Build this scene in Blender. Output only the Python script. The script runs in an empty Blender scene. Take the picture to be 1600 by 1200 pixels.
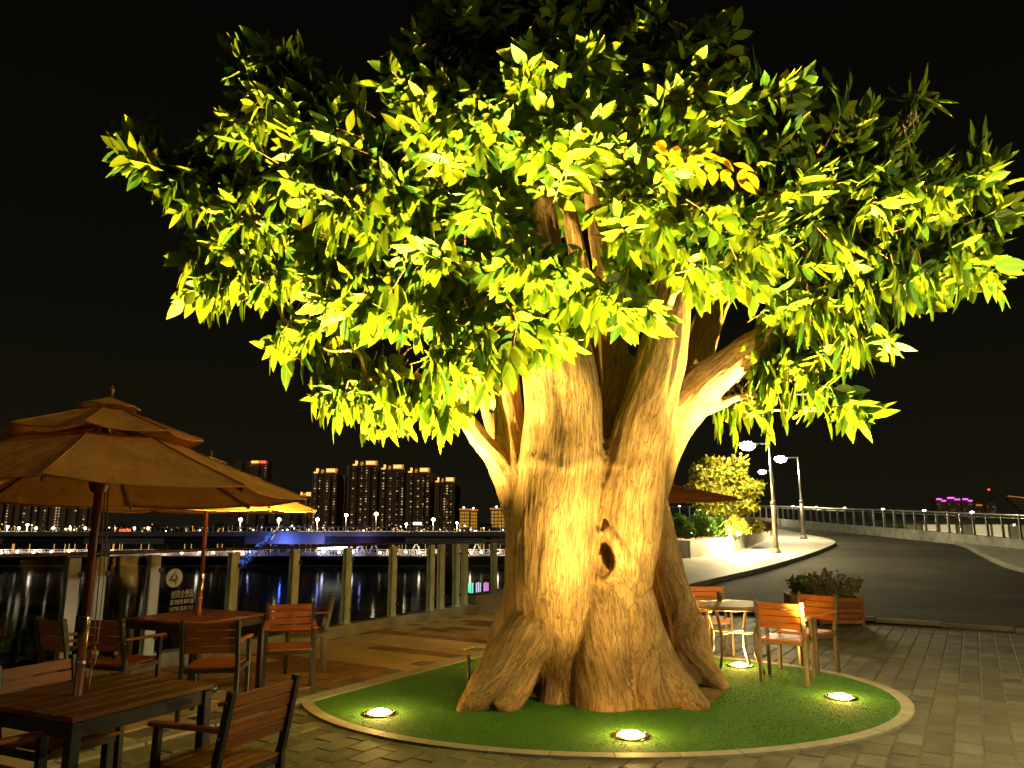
import bpy, bmesh, math, random
import numpy as np
from mathutils import Vector, Matrix, noise
from mathutils.bvhtree import BVHTree
from mathutils.kdtree import KDTree

random.seed(7)
RNG = np.random.default_rng(11)
C = bpy.context.scene.collection
SC = bpy.context.scene
PI = math.pi

# ------------------------------------------------------------------ camera
F = 1155.0
PITCH = math.radians(10.8)
CP, SP = math.cos(PITCH), math.sin(PITCH)
EYE = 1.65
cam_d = bpy.data.cameras.new('camera')
cam = bpy.data.objects.new('camera', cam_d)
C.objects.link(cam)
cam.location = (0, 0, EYE)
cam.rotation_euler = (PI / 2 + PITCH, 0, 0)
cam_d.sensor_width = 36
cam_d.lens = F / 1600 * 36
cam_d.clip_start = 0.05
cam_d.clip_end = 6000
SC.camera = cam

# ------------------------------------------------------------------ night sky
world = bpy.data.worlds.new('World')
SC.world = world
world.use_nodes = True
wn, wl = world.node_tree.nodes, world.node_tree.links
bg = wn['Background']
tc = wn.new('ShaderNodeTexCoord')
sep = wn.new('ShaderNodeSeparateXYZ')
rmp = wn.new('ShaderNodeValToRGB')
rmp.color_ramp.elements[0].position = 0.0
rmp.color_ramp.elements[0].color = (0.0085, 0.0075, 0.0038, 1)
rmp.color_ramp.elements[1].position = 0.75
rmp.color_ramp.elements[1].color = (0.0010, 0.0010, 0.0009, 1)
_e = rmp.color_ramp.elements.new(0.28)
_e.color = (0.0038, 0.0034, 0.0018, 1)
wl.new(tc.outputs['Generated'], sep.inputs[0])
wl.new(sep.outputs['Z'], rmp.inputs[0])
wl.new(rmp.outputs[0], bg.inputs['Color'])
bg.inputs['Strength'].default_value = 1.0

# added faint fill from behind the camera, standing in for city glow
sun_d = bpy.data.lights.new('night_fill', 'SUN')
sun_d.energy = 0.15
sun_d.angle = math.radians(0.5)
sun_d.color = (1.0, 0.86, 0.62)
sun = bpy.data.objects.new('night_fill', sun_d)
sun.rotation_euler = (math.radians(52), 0, math.radians(-22))
C.objects.link(sun)

SC.view_settings.view_transform = 'Standard'
SC.view_settings.look = 'None'
SC.view_settings.exposure = 0
SC.view_settings.gamma = 1
SC.view_settings.use_curve_mapping = False
SC.render.engine = 'CYCLES'
SC.cycles.use_denoising = True
SC.cycles.max_bounces = 6
SC.cycles.diffuse_bounces = 3
SC.cycles.glossy_bounces = 3
SC.cycles.transmission_bounces = 6
SC.cycles.transparent_max_bounces = 8
SC.cycles.sample_clamp_indirect = 4.0
SC.cycles.caustics_reflective = False
SC.cycles.caustics_refractive = False

LAMP_WARM = (1.0, 0.71, 0.20)
LAMP_STREET = (1.0, 0.85, 0.46)
UP_A, UP_B, UP_C, UP_D = 30000, 1900, 32000, 17000
UP_BACK = 17000
UP_B_HIGH = 34000
UP_B_WASH = 480
STREET_W = 2600
STREET_ASSUMED_W = 1100

# ------------------------------------------------------------------ geometry helpers
def hgt(x, y):
    """height of the ground: flat plaza, the road climbs to the right behind it"""
    if y < 9: z = 0.0
    elif y < 13: z = 0.037 * (y - 9) ** 2 / 8
    elif y < 62: z = 0.037 * (y - 11)
    else: z = 0.037 * 51
    k = min(1, max(0, (x + 0.5) / 2.5)); k = k * k * (3 - 2 * k)
    return z * k

def ray(px, py):
    a, b = (px - 800) / F, (600 - py) / F
    return Vector((a, CP - SP * b, SP + CP * b))

def at(px, py, Y):
    d = ray(px, py); t = Y / d.y
    return Vector((d.x * t, Y, EYE + d.z * t))

def gp(px, py, dz=0.0):
    """point where the picture ray meets the ground (dz above it)"""
    d = ray(px, py); lo, hi = 1.0, 120.0
    def f(Y):
        t = Y / d.y
        return EYE + d.z * t - hgt(d.x * t, Y) - dz
    for _ in range(60):
        m = (lo + hi) / 2
        if f(m) > 0: lo = m
        else: hi = m
    t = lo / d.y
    return Vector((d.x * t, lo, EYE + d.z * t))

def pxm(p):
    """picture pixels per metre at a point"""
    return F / (p[1] * CP + (p[2] - EYE) * SP)

def project(P):
    P = np.asarray(P, float)
    fw = P[:, 1] * CP + (P[:, 2] - EYE) * SP
    up = -P[:, 1] * SP + (P[:, 2] - EYE) * CP
    fw = np.where(fw > 0.05, fw, 0.05)
    return 800 + F * P[:, 0] / fw, 600 - F * up / fw, fw

ANG = math.radians(31.5)
E1 = Vector((math.sin(ANG), math.cos(ANG), 0))
E2 = Vector((math.cos(ANG), -math.sin(ANG), 0))
def ST(s, t, z=0.0):
    v = E1 * s + E2 * t
    return Vector((v.x, v.y, z))
def st_of(x, y):
    return x * E1.x + y * E1.y, x * E2.x + y * E2.y
T_PATH, T_FENCE, S_EDGE = -5.56, -8.37, 14.5

class MB:
    def __init__(self):
        self.v, self.f, self.smooth = [], [], []
    def add(self, vs, fs, smooth=False):
        n = len(self.v)
        self.v += [tuple(v) for v in vs]
        self.f += [tuple(i + n for i in f) for f in fs]
        self.smooth += [smooth] * len(fs)
        return self
    def box(self, c, s, rz=0.0, m=None):
        x, y, z = s[0] / 2, s[1] / 2, s[2] / 2
        vs = [Vector(p) for p in ((-x,-y,-z),(x,-y,-z),(x,y,-z),(-x,y,-z),(-x,-y,z),(x,-y,z),(x,y,z),(-x,y,z))]
        M = m if m is not None else Matrix.Rotation(rz, 3, 'Z')
        return self.add([M @ v + Vector(c) for v in vs],
                 [(0,3,2,1),(4,5,6,7),(0,1,5,4),(1,2,6,5),(2,3,7,6),(3,0,4,7)])
    def bbox(self, c, s, b=0.004, rz=0.0, m=None):
        """box with chamfered edges"""
        x, y, z = s[0] / 2, s[1] / 2, s[2] / 2
        b = min(b, x * .8, y * .8, z * .8)
        bm = bmesh.new()
        bmesh.ops.create_cube(bm, size=1)
        for v in bm.verts: v.co = Vector((v.co.x * 2 * x, v.co.y * 2 * y, v.co.z * 2 * z))
        bmesh.ops.bevel(bm, geom=list(bm.edges), offset=b, segments=1, affect='EDGES')
        M = m if m is not None else Matrix.Rotation(rz, 3, 'Z')
        bm.verts.index_update()
        self.add([M @ v.co + Vector(c) for v in bm.verts], [[v.index for v in f.verts] for f in bm.faces])
        bm.free()
        return self
    def bar(self, a, b, w, h, bev=0.003):
        """rectangular bar between two points"""
        a, b = Vector(a), Vector(b); d = b - a; L = d.length; d.normalize()
        up = Vector((0, 0, 1)) if abs(d.z) < 0.95 else Vector((0, 1, 0))
        x = d.cross(up).normalized(); z = x.cross(d).normalized()
        M = Matrix((x, d, z)).transposed()
        return self.bbox((a + b) / 2, (w, L, h), bev, m=M)
    def tube(self, pts, rad, n=10, cap=True, smooth=True):
        pts = [Vector(p) for p in pts]
        if not hasattr(rad, '__len__'): rad = [rad] * len(pts)
        vs, fs = [], []
        x = None
        for i, p in enumerate(pts):
            d = (pts[min(i + 1, len(pts) - 1)] - pts[max(i - 1, 0)]).normalized()
            if x is None:
                x = d.orthogonal().normalized()
            else:
                x = (x - d * x.dot(d))
                x = x.normalized() if x.length > 1e-6 else d.orthogonal().normalized()
            y = d.cross(x)
            for k in range(n):
                a = 2 * PI * k / n
                vs.append(p + (x * math.cos(a) + y * math.sin(a)) * rad[i])
        for i in range(len(pts) - 1):
            for k in range(n):
                k2 = (k + 1) % n
                fs.append((i*n+k, i*n+k2, (i+1)*n+k2, (i+1)*n+k))
        if cap:
            fs.append(tuple(range(n))[::-1]); fs.append(tuple(range((len(pts)-1)*n, len(pts)*n)))
        return self.add(vs, fs, smooth)
    def lathe(self, prof, c=(0,0,0), n=24, smooth=True):
        vs, fs = [], []
        c = Vector(c)
        for r, z in prof:
            for k in range(n):
                a = 2 * PI * k / n
                vs.append(c + Vector((r * math.cos(a), r * math.sin(a), z)))
        for i in range(len(prof) - 1):
            for k in range(n):
                k2 = (k + 1) % n
                fs.append((i*n+k, i*n+k2, (i+1)*n+k2, (i+1)*n+k))
        if prof[0][0] > 1e-6: fs.append(tuple(range(n))[::-1])
        if prof[-1][0] > 1e-6: fs.append(tuple(range((len(prof)-1)*n, len(prof)*n)))
        return self.add(vs, fs, smooth)
    def prism(self, poly, z0, z1):
        """vertical prism; z0 and z1 are numbers or functions of (x, y)"""
        n = len(poly)
        f0 = z0 if callable(z0) else (lambda x, y: z0)
        f1 = z1 if callable(z1) else (lambda x, y: z1)
        vs = [(p[0], p[1], f0(p[0], p[1])) for p in poly] + [(p[0], p[1], f1(p[0], p[1])) for p in poly]
        fs = [tuple(range(n))[::-1], tuple(range(n, 2 * n))]
        for i in range(n):
            j = (i + 1) % n
            fs.append((i, j, n + j, n + i))
        return self.add(vs, fs)
    def mesh(self, name, mat=None):
        me = bpy.data.meshes.new(name)
        me.from_pydata(self.v, [], self.f)
        if any(self.smooth): me.polygons.foreach_set('use_smooth', self.smooth)
        if mat: me.materials.append(mat)
        me.update()
        return me
    def build(self, name, mat, parent=None, **kw):
        return link(name, self.mesh(name, mat), parent, **kw)

def link(name, data, parent=None, **kw):
    o = bpy.data.objects.new(name, data)
    C.objects.link(o)
    if parent is not None: o.parent = parent
    for k, v in kw.items():
        if v is not None: o[k] = v
    return o

def thing(name, label, category, loc=(0, 0, 0), rz=0.0, group=None):
    o = bpy.data.objects.new(name, None)
    C.objects.link(o)
    o.location = loc; o.rotation_euler = (0, 0, rz)
    o.empty_display_size = 0.1
    o['label'] = label; o['category'] = category
    if group: o['group'] = group
    return o

def kids(o):
    return [c for c in bpy.data.objects if c.parent == o]

def dup(o, label, loc, rz=0.0, group=None):
    r = o.copy(); C.objects.link(r)
    r.location = loc; r.rotation_euler = (0, 0, rz)
    r['label'] = label
    if group: r['group'] = group
    for ch in kids(o):
        c = ch.copy(); C.objects.link(c); c.parent = r
        for g in kids(ch):
            d = g.copy(); C.objects.link(d); d.parent = c
    return r

def catmull(pts, n=6):
    P = [np.array(p, float) for p in pts]
    P = [2 * P[0] - P[1]] + P + [2 * P[-1] - P[-2]]
    out = []
    for i in range(1, len(P) - 2):
        for k in range(n):
            t = k / n
            a, b, c, d = P[i-1], P[i], P[i+1], P[i+2]
            out.append(0.5 * (2*b + (c-a)*t + (2*a-5*b+4*c-d)*t*t + (3*b-a-3*c+d)*t**3))
    out.append(P[-2])
    return out

# ------------------------------------------------------------------ materials
def newmat(name):
    m = bpy.data.materials.new(name); m.use_nodes = True
    nt = m.node_tree
    return m, nt.nodes, nt.links, nt.nodes['Principled BSDF']

def surf(name, col, rough=0.6, metal=0.0, col2=None, nscale=6.0, stretch=(1,1,1), var=0.0, bump=0.0, bscale=30.0,
         detail=6.0, spec=0.5, attr=None, dirt=None):
    """noise-mottled surface; var = brightness spread between objects; attr = per-face random attribute"""
    m, N, L, b = newmat(name)
    b.inputs['Roughness'].default_value = rough
    b.inputs['Metallic'].default_value = metal
    b.inputs['Specular IOR Level'].default_value = spec
    t = N.new('ShaderNodeTexCoord'); mp = N.new('ShaderNodeMapping')
    mp.inputs['Scale'].default_value = stretch
    L.new(t.outputs['Object'], mp.inputs['Vector'])
    oi = N.new('ShaderNodeObjectInfo')
    off = N.new('ShaderNodeVectorMath'); off.operation = 'ADD'
    mul = N.new('ShaderNodeMath'); mul.operation = 'MULTIPLY'; mul.inputs[1].default_value = 37.0
    L.new(oi.outputs['Random'], mul.inputs[0])
    L.new(mp.outputs[0], off.inputs[0]); L.new(mul.outputs[0], off.inputs[1])
    nz = N.new('ShaderNodeTexNoise'); nz.inputs['Scale'].default_value = nscale; nz.inputs['Detail'].default_value = detail
    L.new(off.outputs[0], nz.inputs['Vector'])
    cr = N.new('ShaderNodeValToRGB')
    c2 = col2 or tuple(c * 0.7 for c in col)
    cr.color_ramp.elements[0].position = 0.32; cr.color_ramp.elements[0].color = (*c2, 1)
    cr.color_ramp.elements[1].position = 0.68; cr.color_ramp.elements[1].color = (*col, 1)
    L.new(nz.outputs[0], cr.inputs[0])
    out = cr.outputs[0]
    if var:
        src = oi.outputs['Random']
        if attr:
            an = N.new('ShaderNodeAttribute'); an.attribute_name = attr
            ad = N.new('ShaderNodeMath'); ad.operation = 'ADD'
            L.new(src, ad.inputs[0]); L.new(an.outputs['Fac'], ad.inputs[1])
            fr = N.new('ShaderNodeMath'); fr.operation = 'FRACT'; L.new(ad.outputs[0], fr.inputs[0])
            src = fr.outputs[0]
        mr = N.new('ShaderNodeMapRange')
        mr.inputs['To Min'].default_value = 1 - var; mr.inputs['To Max'].default_value = 1 + var
        L.new(src, mr.inputs['Value'])
        hs = N.new('ShaderNodeHueSaturation'); L.new(out, hs.inputs['Color']); L.new(mr.outputs[0], hs.inputs['Value'])
        out = hs.outputs[0]
    if dirt:
        dn = N.new('ShaderNodeTexNoise'); dn.inputs['Scale'].default_value = dirt[1]; dn.inputs['Detail'].default_value = 5
        L.new(t.outputs['Object'], dn.inputs['Vector'])
        dr = N.new('ShaderNodeValToRGB'); dr.color_ramp.elements[0].position = dirt[2]; dr.color_ramp.elements[1].position = dirt[2] + .1
        L.new(dn.outputs[0], dr.inputs[0])
        mx = N.new('ShaderNodeMix'); mx.data_type = 'RGBA'
        L.new(dr.outputs[0], mx.inputs['Factor']); L.new(out, mx.inputs[6]); mx.inputs[7].default_value = (*dirt[0], 1)
        out = mx.outputs[2]
    L.new(out, b.inputs['Base Color'])
    if bump:
        bn = N.new('ShaderNodeTexNoise'); bn.inputs['Scale'].default_value = bscale; bn.inputs['Detail'].default_value = 8
        L.new(off.outputs[0], bn.inputs['Vector'])
        bp = N.new('ShaderNodeBump'); bp.inputs['Strength'].default_value = bump; bp.inputs['Distance'].default_value = 0.01
        L.new(bn.outputs[0], bp.inputs['Height']); L.new(bp.outputs[0], b.inputs['Normal'])
    return m

def glow(name, col, strength, sample=False):
    m, N, L, b = newmat(name)
    b.inputs['Base Color'].default_value = (*[min(1, c) * .5 for c in col], 1)
    b.inputs['Emission Color'].default_value = (*col, 1)
    b.inputs['Emission Strength'].default_value = strength
    m.cycles.emission_sampling = 'AUTO' if sample else 'NONE'
    return m

def glass(name, tint=(.9, .95, .92), op=0.12, rough=0.02):
    """thin pane: mostly clear, a weak reflection"""
    m, N, L, b = newmat(name)
    tr = N.new('ShaderNodeBsdfTransparent'); tr.inputs[0].default_value = (*tint, 1)
    gl = N.new('ShaderNodeBsdfGlossy'); gl.inputs['Roughness'].default_value = rough
    gl.inputs['Color'].default_value = (1, 1, 1, 1)
    fz = N.new('ShaderNodeFresnel')
    ge = N.new('ShaderNodeNewGeometry'); ir = N.new('ShaderNodeMapRange')     # same mirror strength on both faces of the pane
    ir.inputs['To Min'].default_value = 1.3; ir.inputs['To Max'].default_value = 1 / 1.3
    L.new(ge.outputs['Backfacing'], ir.inputs['Value']); L.new(ir.outputs[0], fz.inputs['IOR'])
    mx = N.new('ShaderNodeMixShader')
    L.new(fz.outputs[0], mx.inputs[0]); L.new(tr.outputs[0], mx.inputs[1]); L.new(gl.outputs[0], mx.inputs[2])
    L.new(mx.outputs[0], N['Material Output'].inputs['Surface'])
    return m

def fabric(name, col, trans=.2):
    m, N, L, b = newmat(name)
    t = N.new('ShaderNodeTexCoord')
    nz = N.new('ShaderNodeTexNoise'); nz.inputs['Scale'].default_value = 5; nz.inputs['Detail'].default_value = 8
    L.new(t.outputs['Object'], nz.inputs['Vector'])
    cr = N.new('ShaderNodeValToRGB')
    cr.color_ramp.elements[0].position = .3; cr.color_ramp.elements[0].color = (*[c * .75 for c in col], 1)
    cr.color_ramp.elements[1].position = .7; cr.color_ramp.elements[1].color = (*col, 1)
    L.new(nz.outputs[0], cr.inputs[0])
    df = N.new('ShaderNodeBsdfDiffuse'); ts = N.new('ShaderNodeBsdfTranslucent')
    L.new(cr.outputs[0], df.inputs[0]); L.new(cr.outputs[0], ts.inputs[0])
    w = N.new('ShaderNodeTexNoise'); w.inputs['Scale'].default_value = 260; L.new(t.outputs['Object'], w.inputs['Vector'])
    w2 = N.new('ShaderNodeTexNoise'); w2.inputs['Scale'].default_value = 7; w2.inputs['Detail'].default_value = 3; L.new(t.outputs['Object'], w2.inputs['Vector'])
    bp = N.new('ShaderNodeBump'); bp.inputs['Strength'].default_value = .25; bp.inputs['Distance'].default_value = .004
    L.new(w.outputs[0], bp.inputs['Height'])
    bp2 = N.new('ShaderNodeBump'); bp2.inputs['Strength'].default_value = .5; bp2.inputs['Distance'].default_value = .05
    L.new(w2.outputs[0], bp2.inputs['Height']); L.new(bp.outputs[0], bp2.inputs['Normal'])
    L.new(bp2.outputs[0], df.inputs['Normal'])
    mx = N.new('ShaderNodeMixShader'); mx.inputs[0].default_value = trans
    L.new(df.outputs[0], mx.inputs[1]); L.new(ts.outputs[0], mx.inputs[2])
    L.new(mx.outputs[0], N['Material Output'].inputs['Surface'])
    return m

def leafmat(name, cols, tcol, trans=.3, gloss=.35):
    """leaf blade: colour spread by object / 'rnd' attribute, ribbed by 'luv'"""
    m, N, L, b = newmat(name)
    oi = N.new('ShaderNodeObjectInfo')
    an = N.new('ShaderNodeAttribute'); an.attribute_name = 'rnd'
    ad = N.new('ShaderNodeMath'); ad.operation = 'ADD'; L.new(oi.outputs['Random'], ad.inputs[0]); L.new(an.outputs['Fac'], ad.inputs[1])
    fr = N.new('ShaderNodeMath'); fr.operation = 'FRACT'; L.new(ad.outputs[0], fr.inputs[0])
    cr = N.new('ShaderNodeValToRGB')
    els = cr.color_ramp.elements
    while len(els) < len(cols): els.new(0.5)
    for i, c in enumerate(cols):
        els[i].position = i / (len(cols) - 1); els[i].color = (*c, 1)
    L.new(fr.outputs[0], cr.inputs[0])
    uv = N.new('ShaderNodeAttribute'); uv.attribute_name = 'luv'
    sx = N.new('ShaderNodeSeparateXYZ'); L.new(uv.outputs['Vector'], sx.inputs[0])
    ab = N.new('ShaderNodeMath'); ab.operation = 'ABSOLUTE'; L.new(sx.outputs['X'], ab.inputs[0])
    # side veins slant forward: sin((v - 0.35|u|) * 45)
    m1 = N.new('ShaderNodeMath'); m1.operation = 'MULTIPLY_ADD'; L.new(ab.outputs[0], m1.inputs[0]); m1.inputs[1].default_value = -.35; L.new(sx.outputs['Y'], m1.inputs[2])
    m2 = N.new('ShaderNodeMath'); m2.operation = 'MULTIPLY'; L.new(m1.outputs[0], m2.inputs[0]); m2.inputs[1].default_value = 62
    m3 = N.new('ShaderNodeMath'); m3.operation = 'SINE'; L.new(m2.outputs[0], m3.inputs[0])
    bp = N.new('ShaderNodeBump'); bp.inputs['Strength'].default_value = .16; bp.inputs['Distance'].default_value = .004
    L.new(m3.outputs[0], bp.inputs['Height'])
    # midrib, a little paler
    lt = N.new('ShaderNodeMath'); lt.operation = 'LESS_THAN'; L.new(ab.outputs[0], lt.inputs[0]); lt.inputs[1].default_value = .07
    mr = N.new('ShaderNodeMath'); mr.operation = 'MULTIPLY'; L.new(lt.outputs[0], mr.inputs[0]); mr.inputs[1].default_value = .35
    mxc = N.new('ShaderNodeMix'); mxc.data_type = 'RGBA'
    L.new(mr.outputs[0], mxc.inputs['Factor']); L.new(cr.outputs[0], mxc.inputs[6]); mxc.inputs[7].default_value = (.26, .28, .04, 1)
    b.inputs['Roughness'].default_value = gloss
    b.inputs['Specular IOR Level'].default_value = .2
    L.new(mxc.outputs[2], b.inputs['Base Color']); L.new(bp.outputs[0], b.inputs['Normal'])
    ts = N.new('ShaderNodeBsdfTranslucent')
    mt = N.new('ShaderNodeMix'); mt.data_type = 'RGBA'; mt.inputs['Factor'].default_value = .5
    L.new(cr.outputs[0], mt.inputs[6]); mt.inputs[7].default_value = (*tcol, 1)
    L.new(mt.outputs[2], ts.inputs[0])
    mx = N.new('ShaderNodeMixShader'); mx.inputs[0].default_value = trans
    L.new(b.outputs[0], mx.inputs[1]); L.new(ts.outputs[0], mx.inputs[2])
    L.new(mx.outputs[0], N['Material Output'].inputs['Surface'])
    return m

def barkmat():
    m, N, L, b = newmat('bark')
    a = N.new('ShaderNodeAttribute'); a.attribute_name = 'grain'
    mp = N.new('ShaderNodeMapping'); mp.inputs['Scale'].default_value = (1, 1, .11); L.new(a.outputs['Vector'], mp.inputs['Vector'])
    n1 = N.new('ShaderNodeTexNoise'); n1.inputs['Scale'].default_value = 44; n1.inputs['Detail'].default_value = 7; n1.inputs['Roughness'].default_value = .6
    n1.inputs['Distortion'].default_value = .5
    L.new(mp.outputs[0], n1.inputs['Vector'])
    n2 = N.new('ShaderNodeTexNoise'); n2.inputs['Scale'].default_value = 2.3; n2.inputs['Detail'].default_value = 6; n2.inputs['Roughness'].default_value = .65
    L.new(a.outputs['Vector'], n2.inputs['Vector'])
    c1 = N.new('ShaderNodeValToRGB')
    e = c1.color_ramp.elements
    e[0].position = .30; e[0].color = (.245, .142, .052, 1)
    e[1].position = .52; e[1].color = (.44, .28, .115, 1)
    L.new(n1.outputs[0], c1.inputs[0])
    c2 = N.new('ShaderNodeValToRGB')
    c2.color_ramp.elements[0].position = .3; c2.color_ramp.elements[0].color = (.55, .5, .42, 1)
    c2.color_ramp.elements[1].position = .62; c2.color_ramp.elements[1].color = (1, 1, 1, 1)
    L.new(n2.outputs[0], c2.inputs[0])
    # long thin cracks along the grain
    mp3 = N.new('ShaderNodeMapping'); mp3.inputs['Scale'].default_value = (1, 1, .085); L.new(a.outputs['Vector'], mp3.inputs['Vector'])
    n3 = N.new('ShaderNodeTexNoise'); n3.inputs['Scale'].default_value = 27; n3.inputs['Detail'].default_value = 4; n3.inputs['Roughness'].default_value = .55; n3.inputs['Distortion'].default_value = .8
    L.new(mp3.outputs[0], n3.inputs['Vector'])
    s3 = N.new('ShaderNodeMath'); s3.operation = 'SUBTRACT'; L.new(n3.outputs[0], s3.inputs[0]); s3.inputs[1].default_value = .5
    a3 = N.new('ShaderNodeMath'); a3.operation = 'ABSOLUTE'; L.new(s3.outputs[0], a3.inputs[0])
    r3 = N.new('ShaderNodeMapRange'); r3.interpolation_type = 'SMOOTHSTEP'; L.new(a3.outputs[0], r3.inputs['Value'])
    r3.inputs['From Min'].default_value = .004; r3.inputs['From Max'].default_value = .045
    r3.inputs['To Min'].default_value = .55; r3.inputs['To Max'].default_value = 1.0
    mu = N.new('ShaderNodeMix'); mu.data_type = 'RGBA'; mu.blend_type = 'MULTIPLY'; mu.inputs['Factor'].default_value = 1
    L.new(c1.outputs[0], mu.inputs[6]); L.new(c2.outputs[0], mu.inputs[7])
    mu0 = mu
    mu = N.new('ShaderNodeMix'); mu.data_type = 'RGBA'; mu.blend_type = 'MULTIPLY'; mu.inputs['Factor'].default_value = 1
    L.new(mu0.outputs[2], mu.inputs[6]); L.new(r3.outputs[0], mu.inputs[7])
    hsum = N.new('ShaderNodeMath'); hsum.operation = 'MULTIPLY_ADD'; L.new(r3.outputs[0], hsum.inputs[0]); hsum.inputs[1].default_value = .8; L.new(n1.outputs[0], hsum.inputs[2])
    L.new(mu.outputs[2], b.inputs['Base Color'])
    b.inputs['Roughness'].default_value = .75
    b.inputs['Specular IOR Level'].default_value = .25
    bp = N.new('ShaderNodeBump'); bp.inputs['Strength'].default_value = .7; bp.inputs['Distance'].default_value = .02
    L.new(hsum.outputs[0], bp.inputs['Height']); L.new(bp.outputs[0], b.inputs['Normal'])
    return m

M = {}
M['bark'] = barkmat()
M['leaf'] = leafmat('leaf', [(.10, .155, .005), (.155, .20, .006), (.20, .22, .007), (.13, .19, .005), (.04, .115, .010), (.175, .205, .006), (.12, .18, .006), (.025, .085, .012), (.035, .10, .010)], (.13, .23, .008), .42, .42)
M['leaf_orange'] = leafmat('leaf_orange', [(.55, .30, .012), (.6, .34, .015), (.52, .33, .015)], (.5, .22, .01), .25)
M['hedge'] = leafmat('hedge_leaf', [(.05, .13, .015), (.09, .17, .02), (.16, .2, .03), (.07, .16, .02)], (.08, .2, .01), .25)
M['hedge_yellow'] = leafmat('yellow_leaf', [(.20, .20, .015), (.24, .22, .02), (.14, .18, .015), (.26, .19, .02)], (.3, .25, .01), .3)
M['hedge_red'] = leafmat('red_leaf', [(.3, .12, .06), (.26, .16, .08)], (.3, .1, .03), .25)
M['plant_dark'] = leafmat('plant_dark', [(.03, .06, .012), (.05, .09, .015), (.04, .07, .02)], (.05, .1, .01), .2)
M['plant_dry'] = leafmat('plant_dry', [(.14, .11, .03), (.1, .1, .03), (.2, .15, .04)], (.15, .12, .02), .2)
M['wood'] = surf('wood_slat', (.30, .095, .018), .5, col2=(.16, .05, .012), nscale=2.2, stretch=(1.2, 22, 22), var=.16, bump=.15, bscale=4, spec=.3)
M['wood_orange_lit'] = surf('wood_orange_lit', (.60, .19, .022), .5, col2=(.42, .115, .014), nscale=2.2, stretch=(1.2, 22, 22), var=.12, bump=.15, bscale=4, spec=.3)  # brighter wood copy; lamp light on the right chairs put into its colour
M['wood_dark'] = surf('wood_top', (.17, .06, .017), .32, col2=(.10, .032, .01), nscale=2.2, stretch=(1.2, 22, 22), var=.2, bump=.15, bscale=4)
M['wood_pale'] = surf('wood_pale', (.22, .14, .06), .6, col2=(.2, .13, .06), nscale=2.2, stretch=(1.2, 22, 22), var=.15, bump=.15, bscale=4)
M['pole'] = surf('pole_wood', (.22, .065, .02), .3, col2=(.13, .035, .012), nscale=3, stretch=(20, 20, 1.0))
M['metal_dark'] = surf('dark_frame', (.045, .045, .04), .36, .3, nscale=12)
M['metal_bronze'] = surf('bronze_frame', (.20, .15, .09), .38, .5, nscale=12)
M['brass'] = surf('brass', (.75, .55, .25), .22, 1.0, nscale=8)
M['steel'] = surf('steel', (.62, .62, .6), .3, .9, nscale=10)
M['bolt'] = surf('bolt', (.8, .8, .78), .25, .9)
M['post'] = surf('fence_post', (.66, .74, .84), .5, 0, nscale=5, bump=.05)
M['rail_dark'] = surf('dark_rail', (.03, .03, .028), .4, .2)
M['lamp_pole'] = surf('lamp_pole', (.16, .125, .09), .45, .3, nscale=4)
M['glass'] = glass('fence_glass')
M['decal'] = surf('decal_print', (.62, .60, .50), .6)
M['decal_dark'] = surf('decal_dark', (.05, .05, .045), .6)
M['rope'] = surf('cord', (.45, .36, .22), .8)
M['canopy'] = fabric('canopy_cloth', (.68, .30, .06), .16)
M['canopy_lit'] = fabric('canopy_cloth_lit', (.66, .24, .06), .45)  # copy of the brown cloth, more translucent so the far parasol looks lit
M['paver'] = surf('paver', (.19, .165, .108), .7, spec=.3, col2=(.115, .10, .065), nscale=3.5, var=.28, bump=.35, bscale=40, attr='rnd', dirt=((.31, .26, .14), 1.1, .68))
M['joint'] = surf('joint_sand', (.22, .17, .085), .9, bump=.4)
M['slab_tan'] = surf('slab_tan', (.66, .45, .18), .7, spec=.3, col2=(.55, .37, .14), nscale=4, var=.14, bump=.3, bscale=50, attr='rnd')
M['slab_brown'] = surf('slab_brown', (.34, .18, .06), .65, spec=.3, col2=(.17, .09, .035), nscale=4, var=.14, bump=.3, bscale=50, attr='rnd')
M['rim'] = surf('rim_stone', (.46, .40, .26), .7, col2=(.36, .3, .19), nscale=9, bump=.3, var=.08)
M['turf'] = surf('turf_backing', (.05, .165, .006), .9, nscale=30, bump=.6, bscale=180)
M['blade'] = surf('turf_blade', (.072, .215, .007), .75, col2=(.034, .115, .005), nscale=1.6, var=0, spec=.2)
M['soil'] = surf('soil', (.20, .105, .045), .9, bump=.6, bscale=25)
M['asphalt'] = surf('asphalt', (.043, .038, .026), .92, spec=.2, col2=(.033, .03, .022), nscale=1.6, bump=.6, bscale=120, dirt=((.058, .053, .038), .35, .5))
M['pavement'] = surf('pavement_concrete', (.42, .39, .32), .7, col2=(.34, .31, .25), nscale=1.4, bump=.3, bscale=60, var=.05)
M['kerb'] = surf('kerb_stone', (.42, .40, .33), .7, col2=(.3, .28, .22), nscale=5, var=.1, bump=.3)
M['planter_white'] = surf('planter_panel', (.62, .58, .5), .55, col2=(.54, .5, .42), nscale=1.3, var=.05)
M['concrete'] = surf('concrete', (.33, .32, .28), .75, col2=(.24, .23, .2), nscale=2.2, bump=.3, var=.05)
M['plinth'] = surf('plinth', (.30, .30, .27), .7, col2=(.16, .16, .145), nscale=3, bump=.2)
M['dark_wall'] = surf('dark_wall', (.05, .047, .04), .8, nscale=.05)
M['bank'] = surf('bank_ground', (.05, .05, .035), .9, nscale=.02)
M['tower'] = surf('tower_wall', (.50, .33, .17), .8, col2=(.40, .26, .13), nscale=.02, var=.2)
M['tower_pale'] = surf('tower_pale', (.55, .43, .28), .8, col2=(.46, .36, .24), nscale=.02, var=.15)
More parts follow.
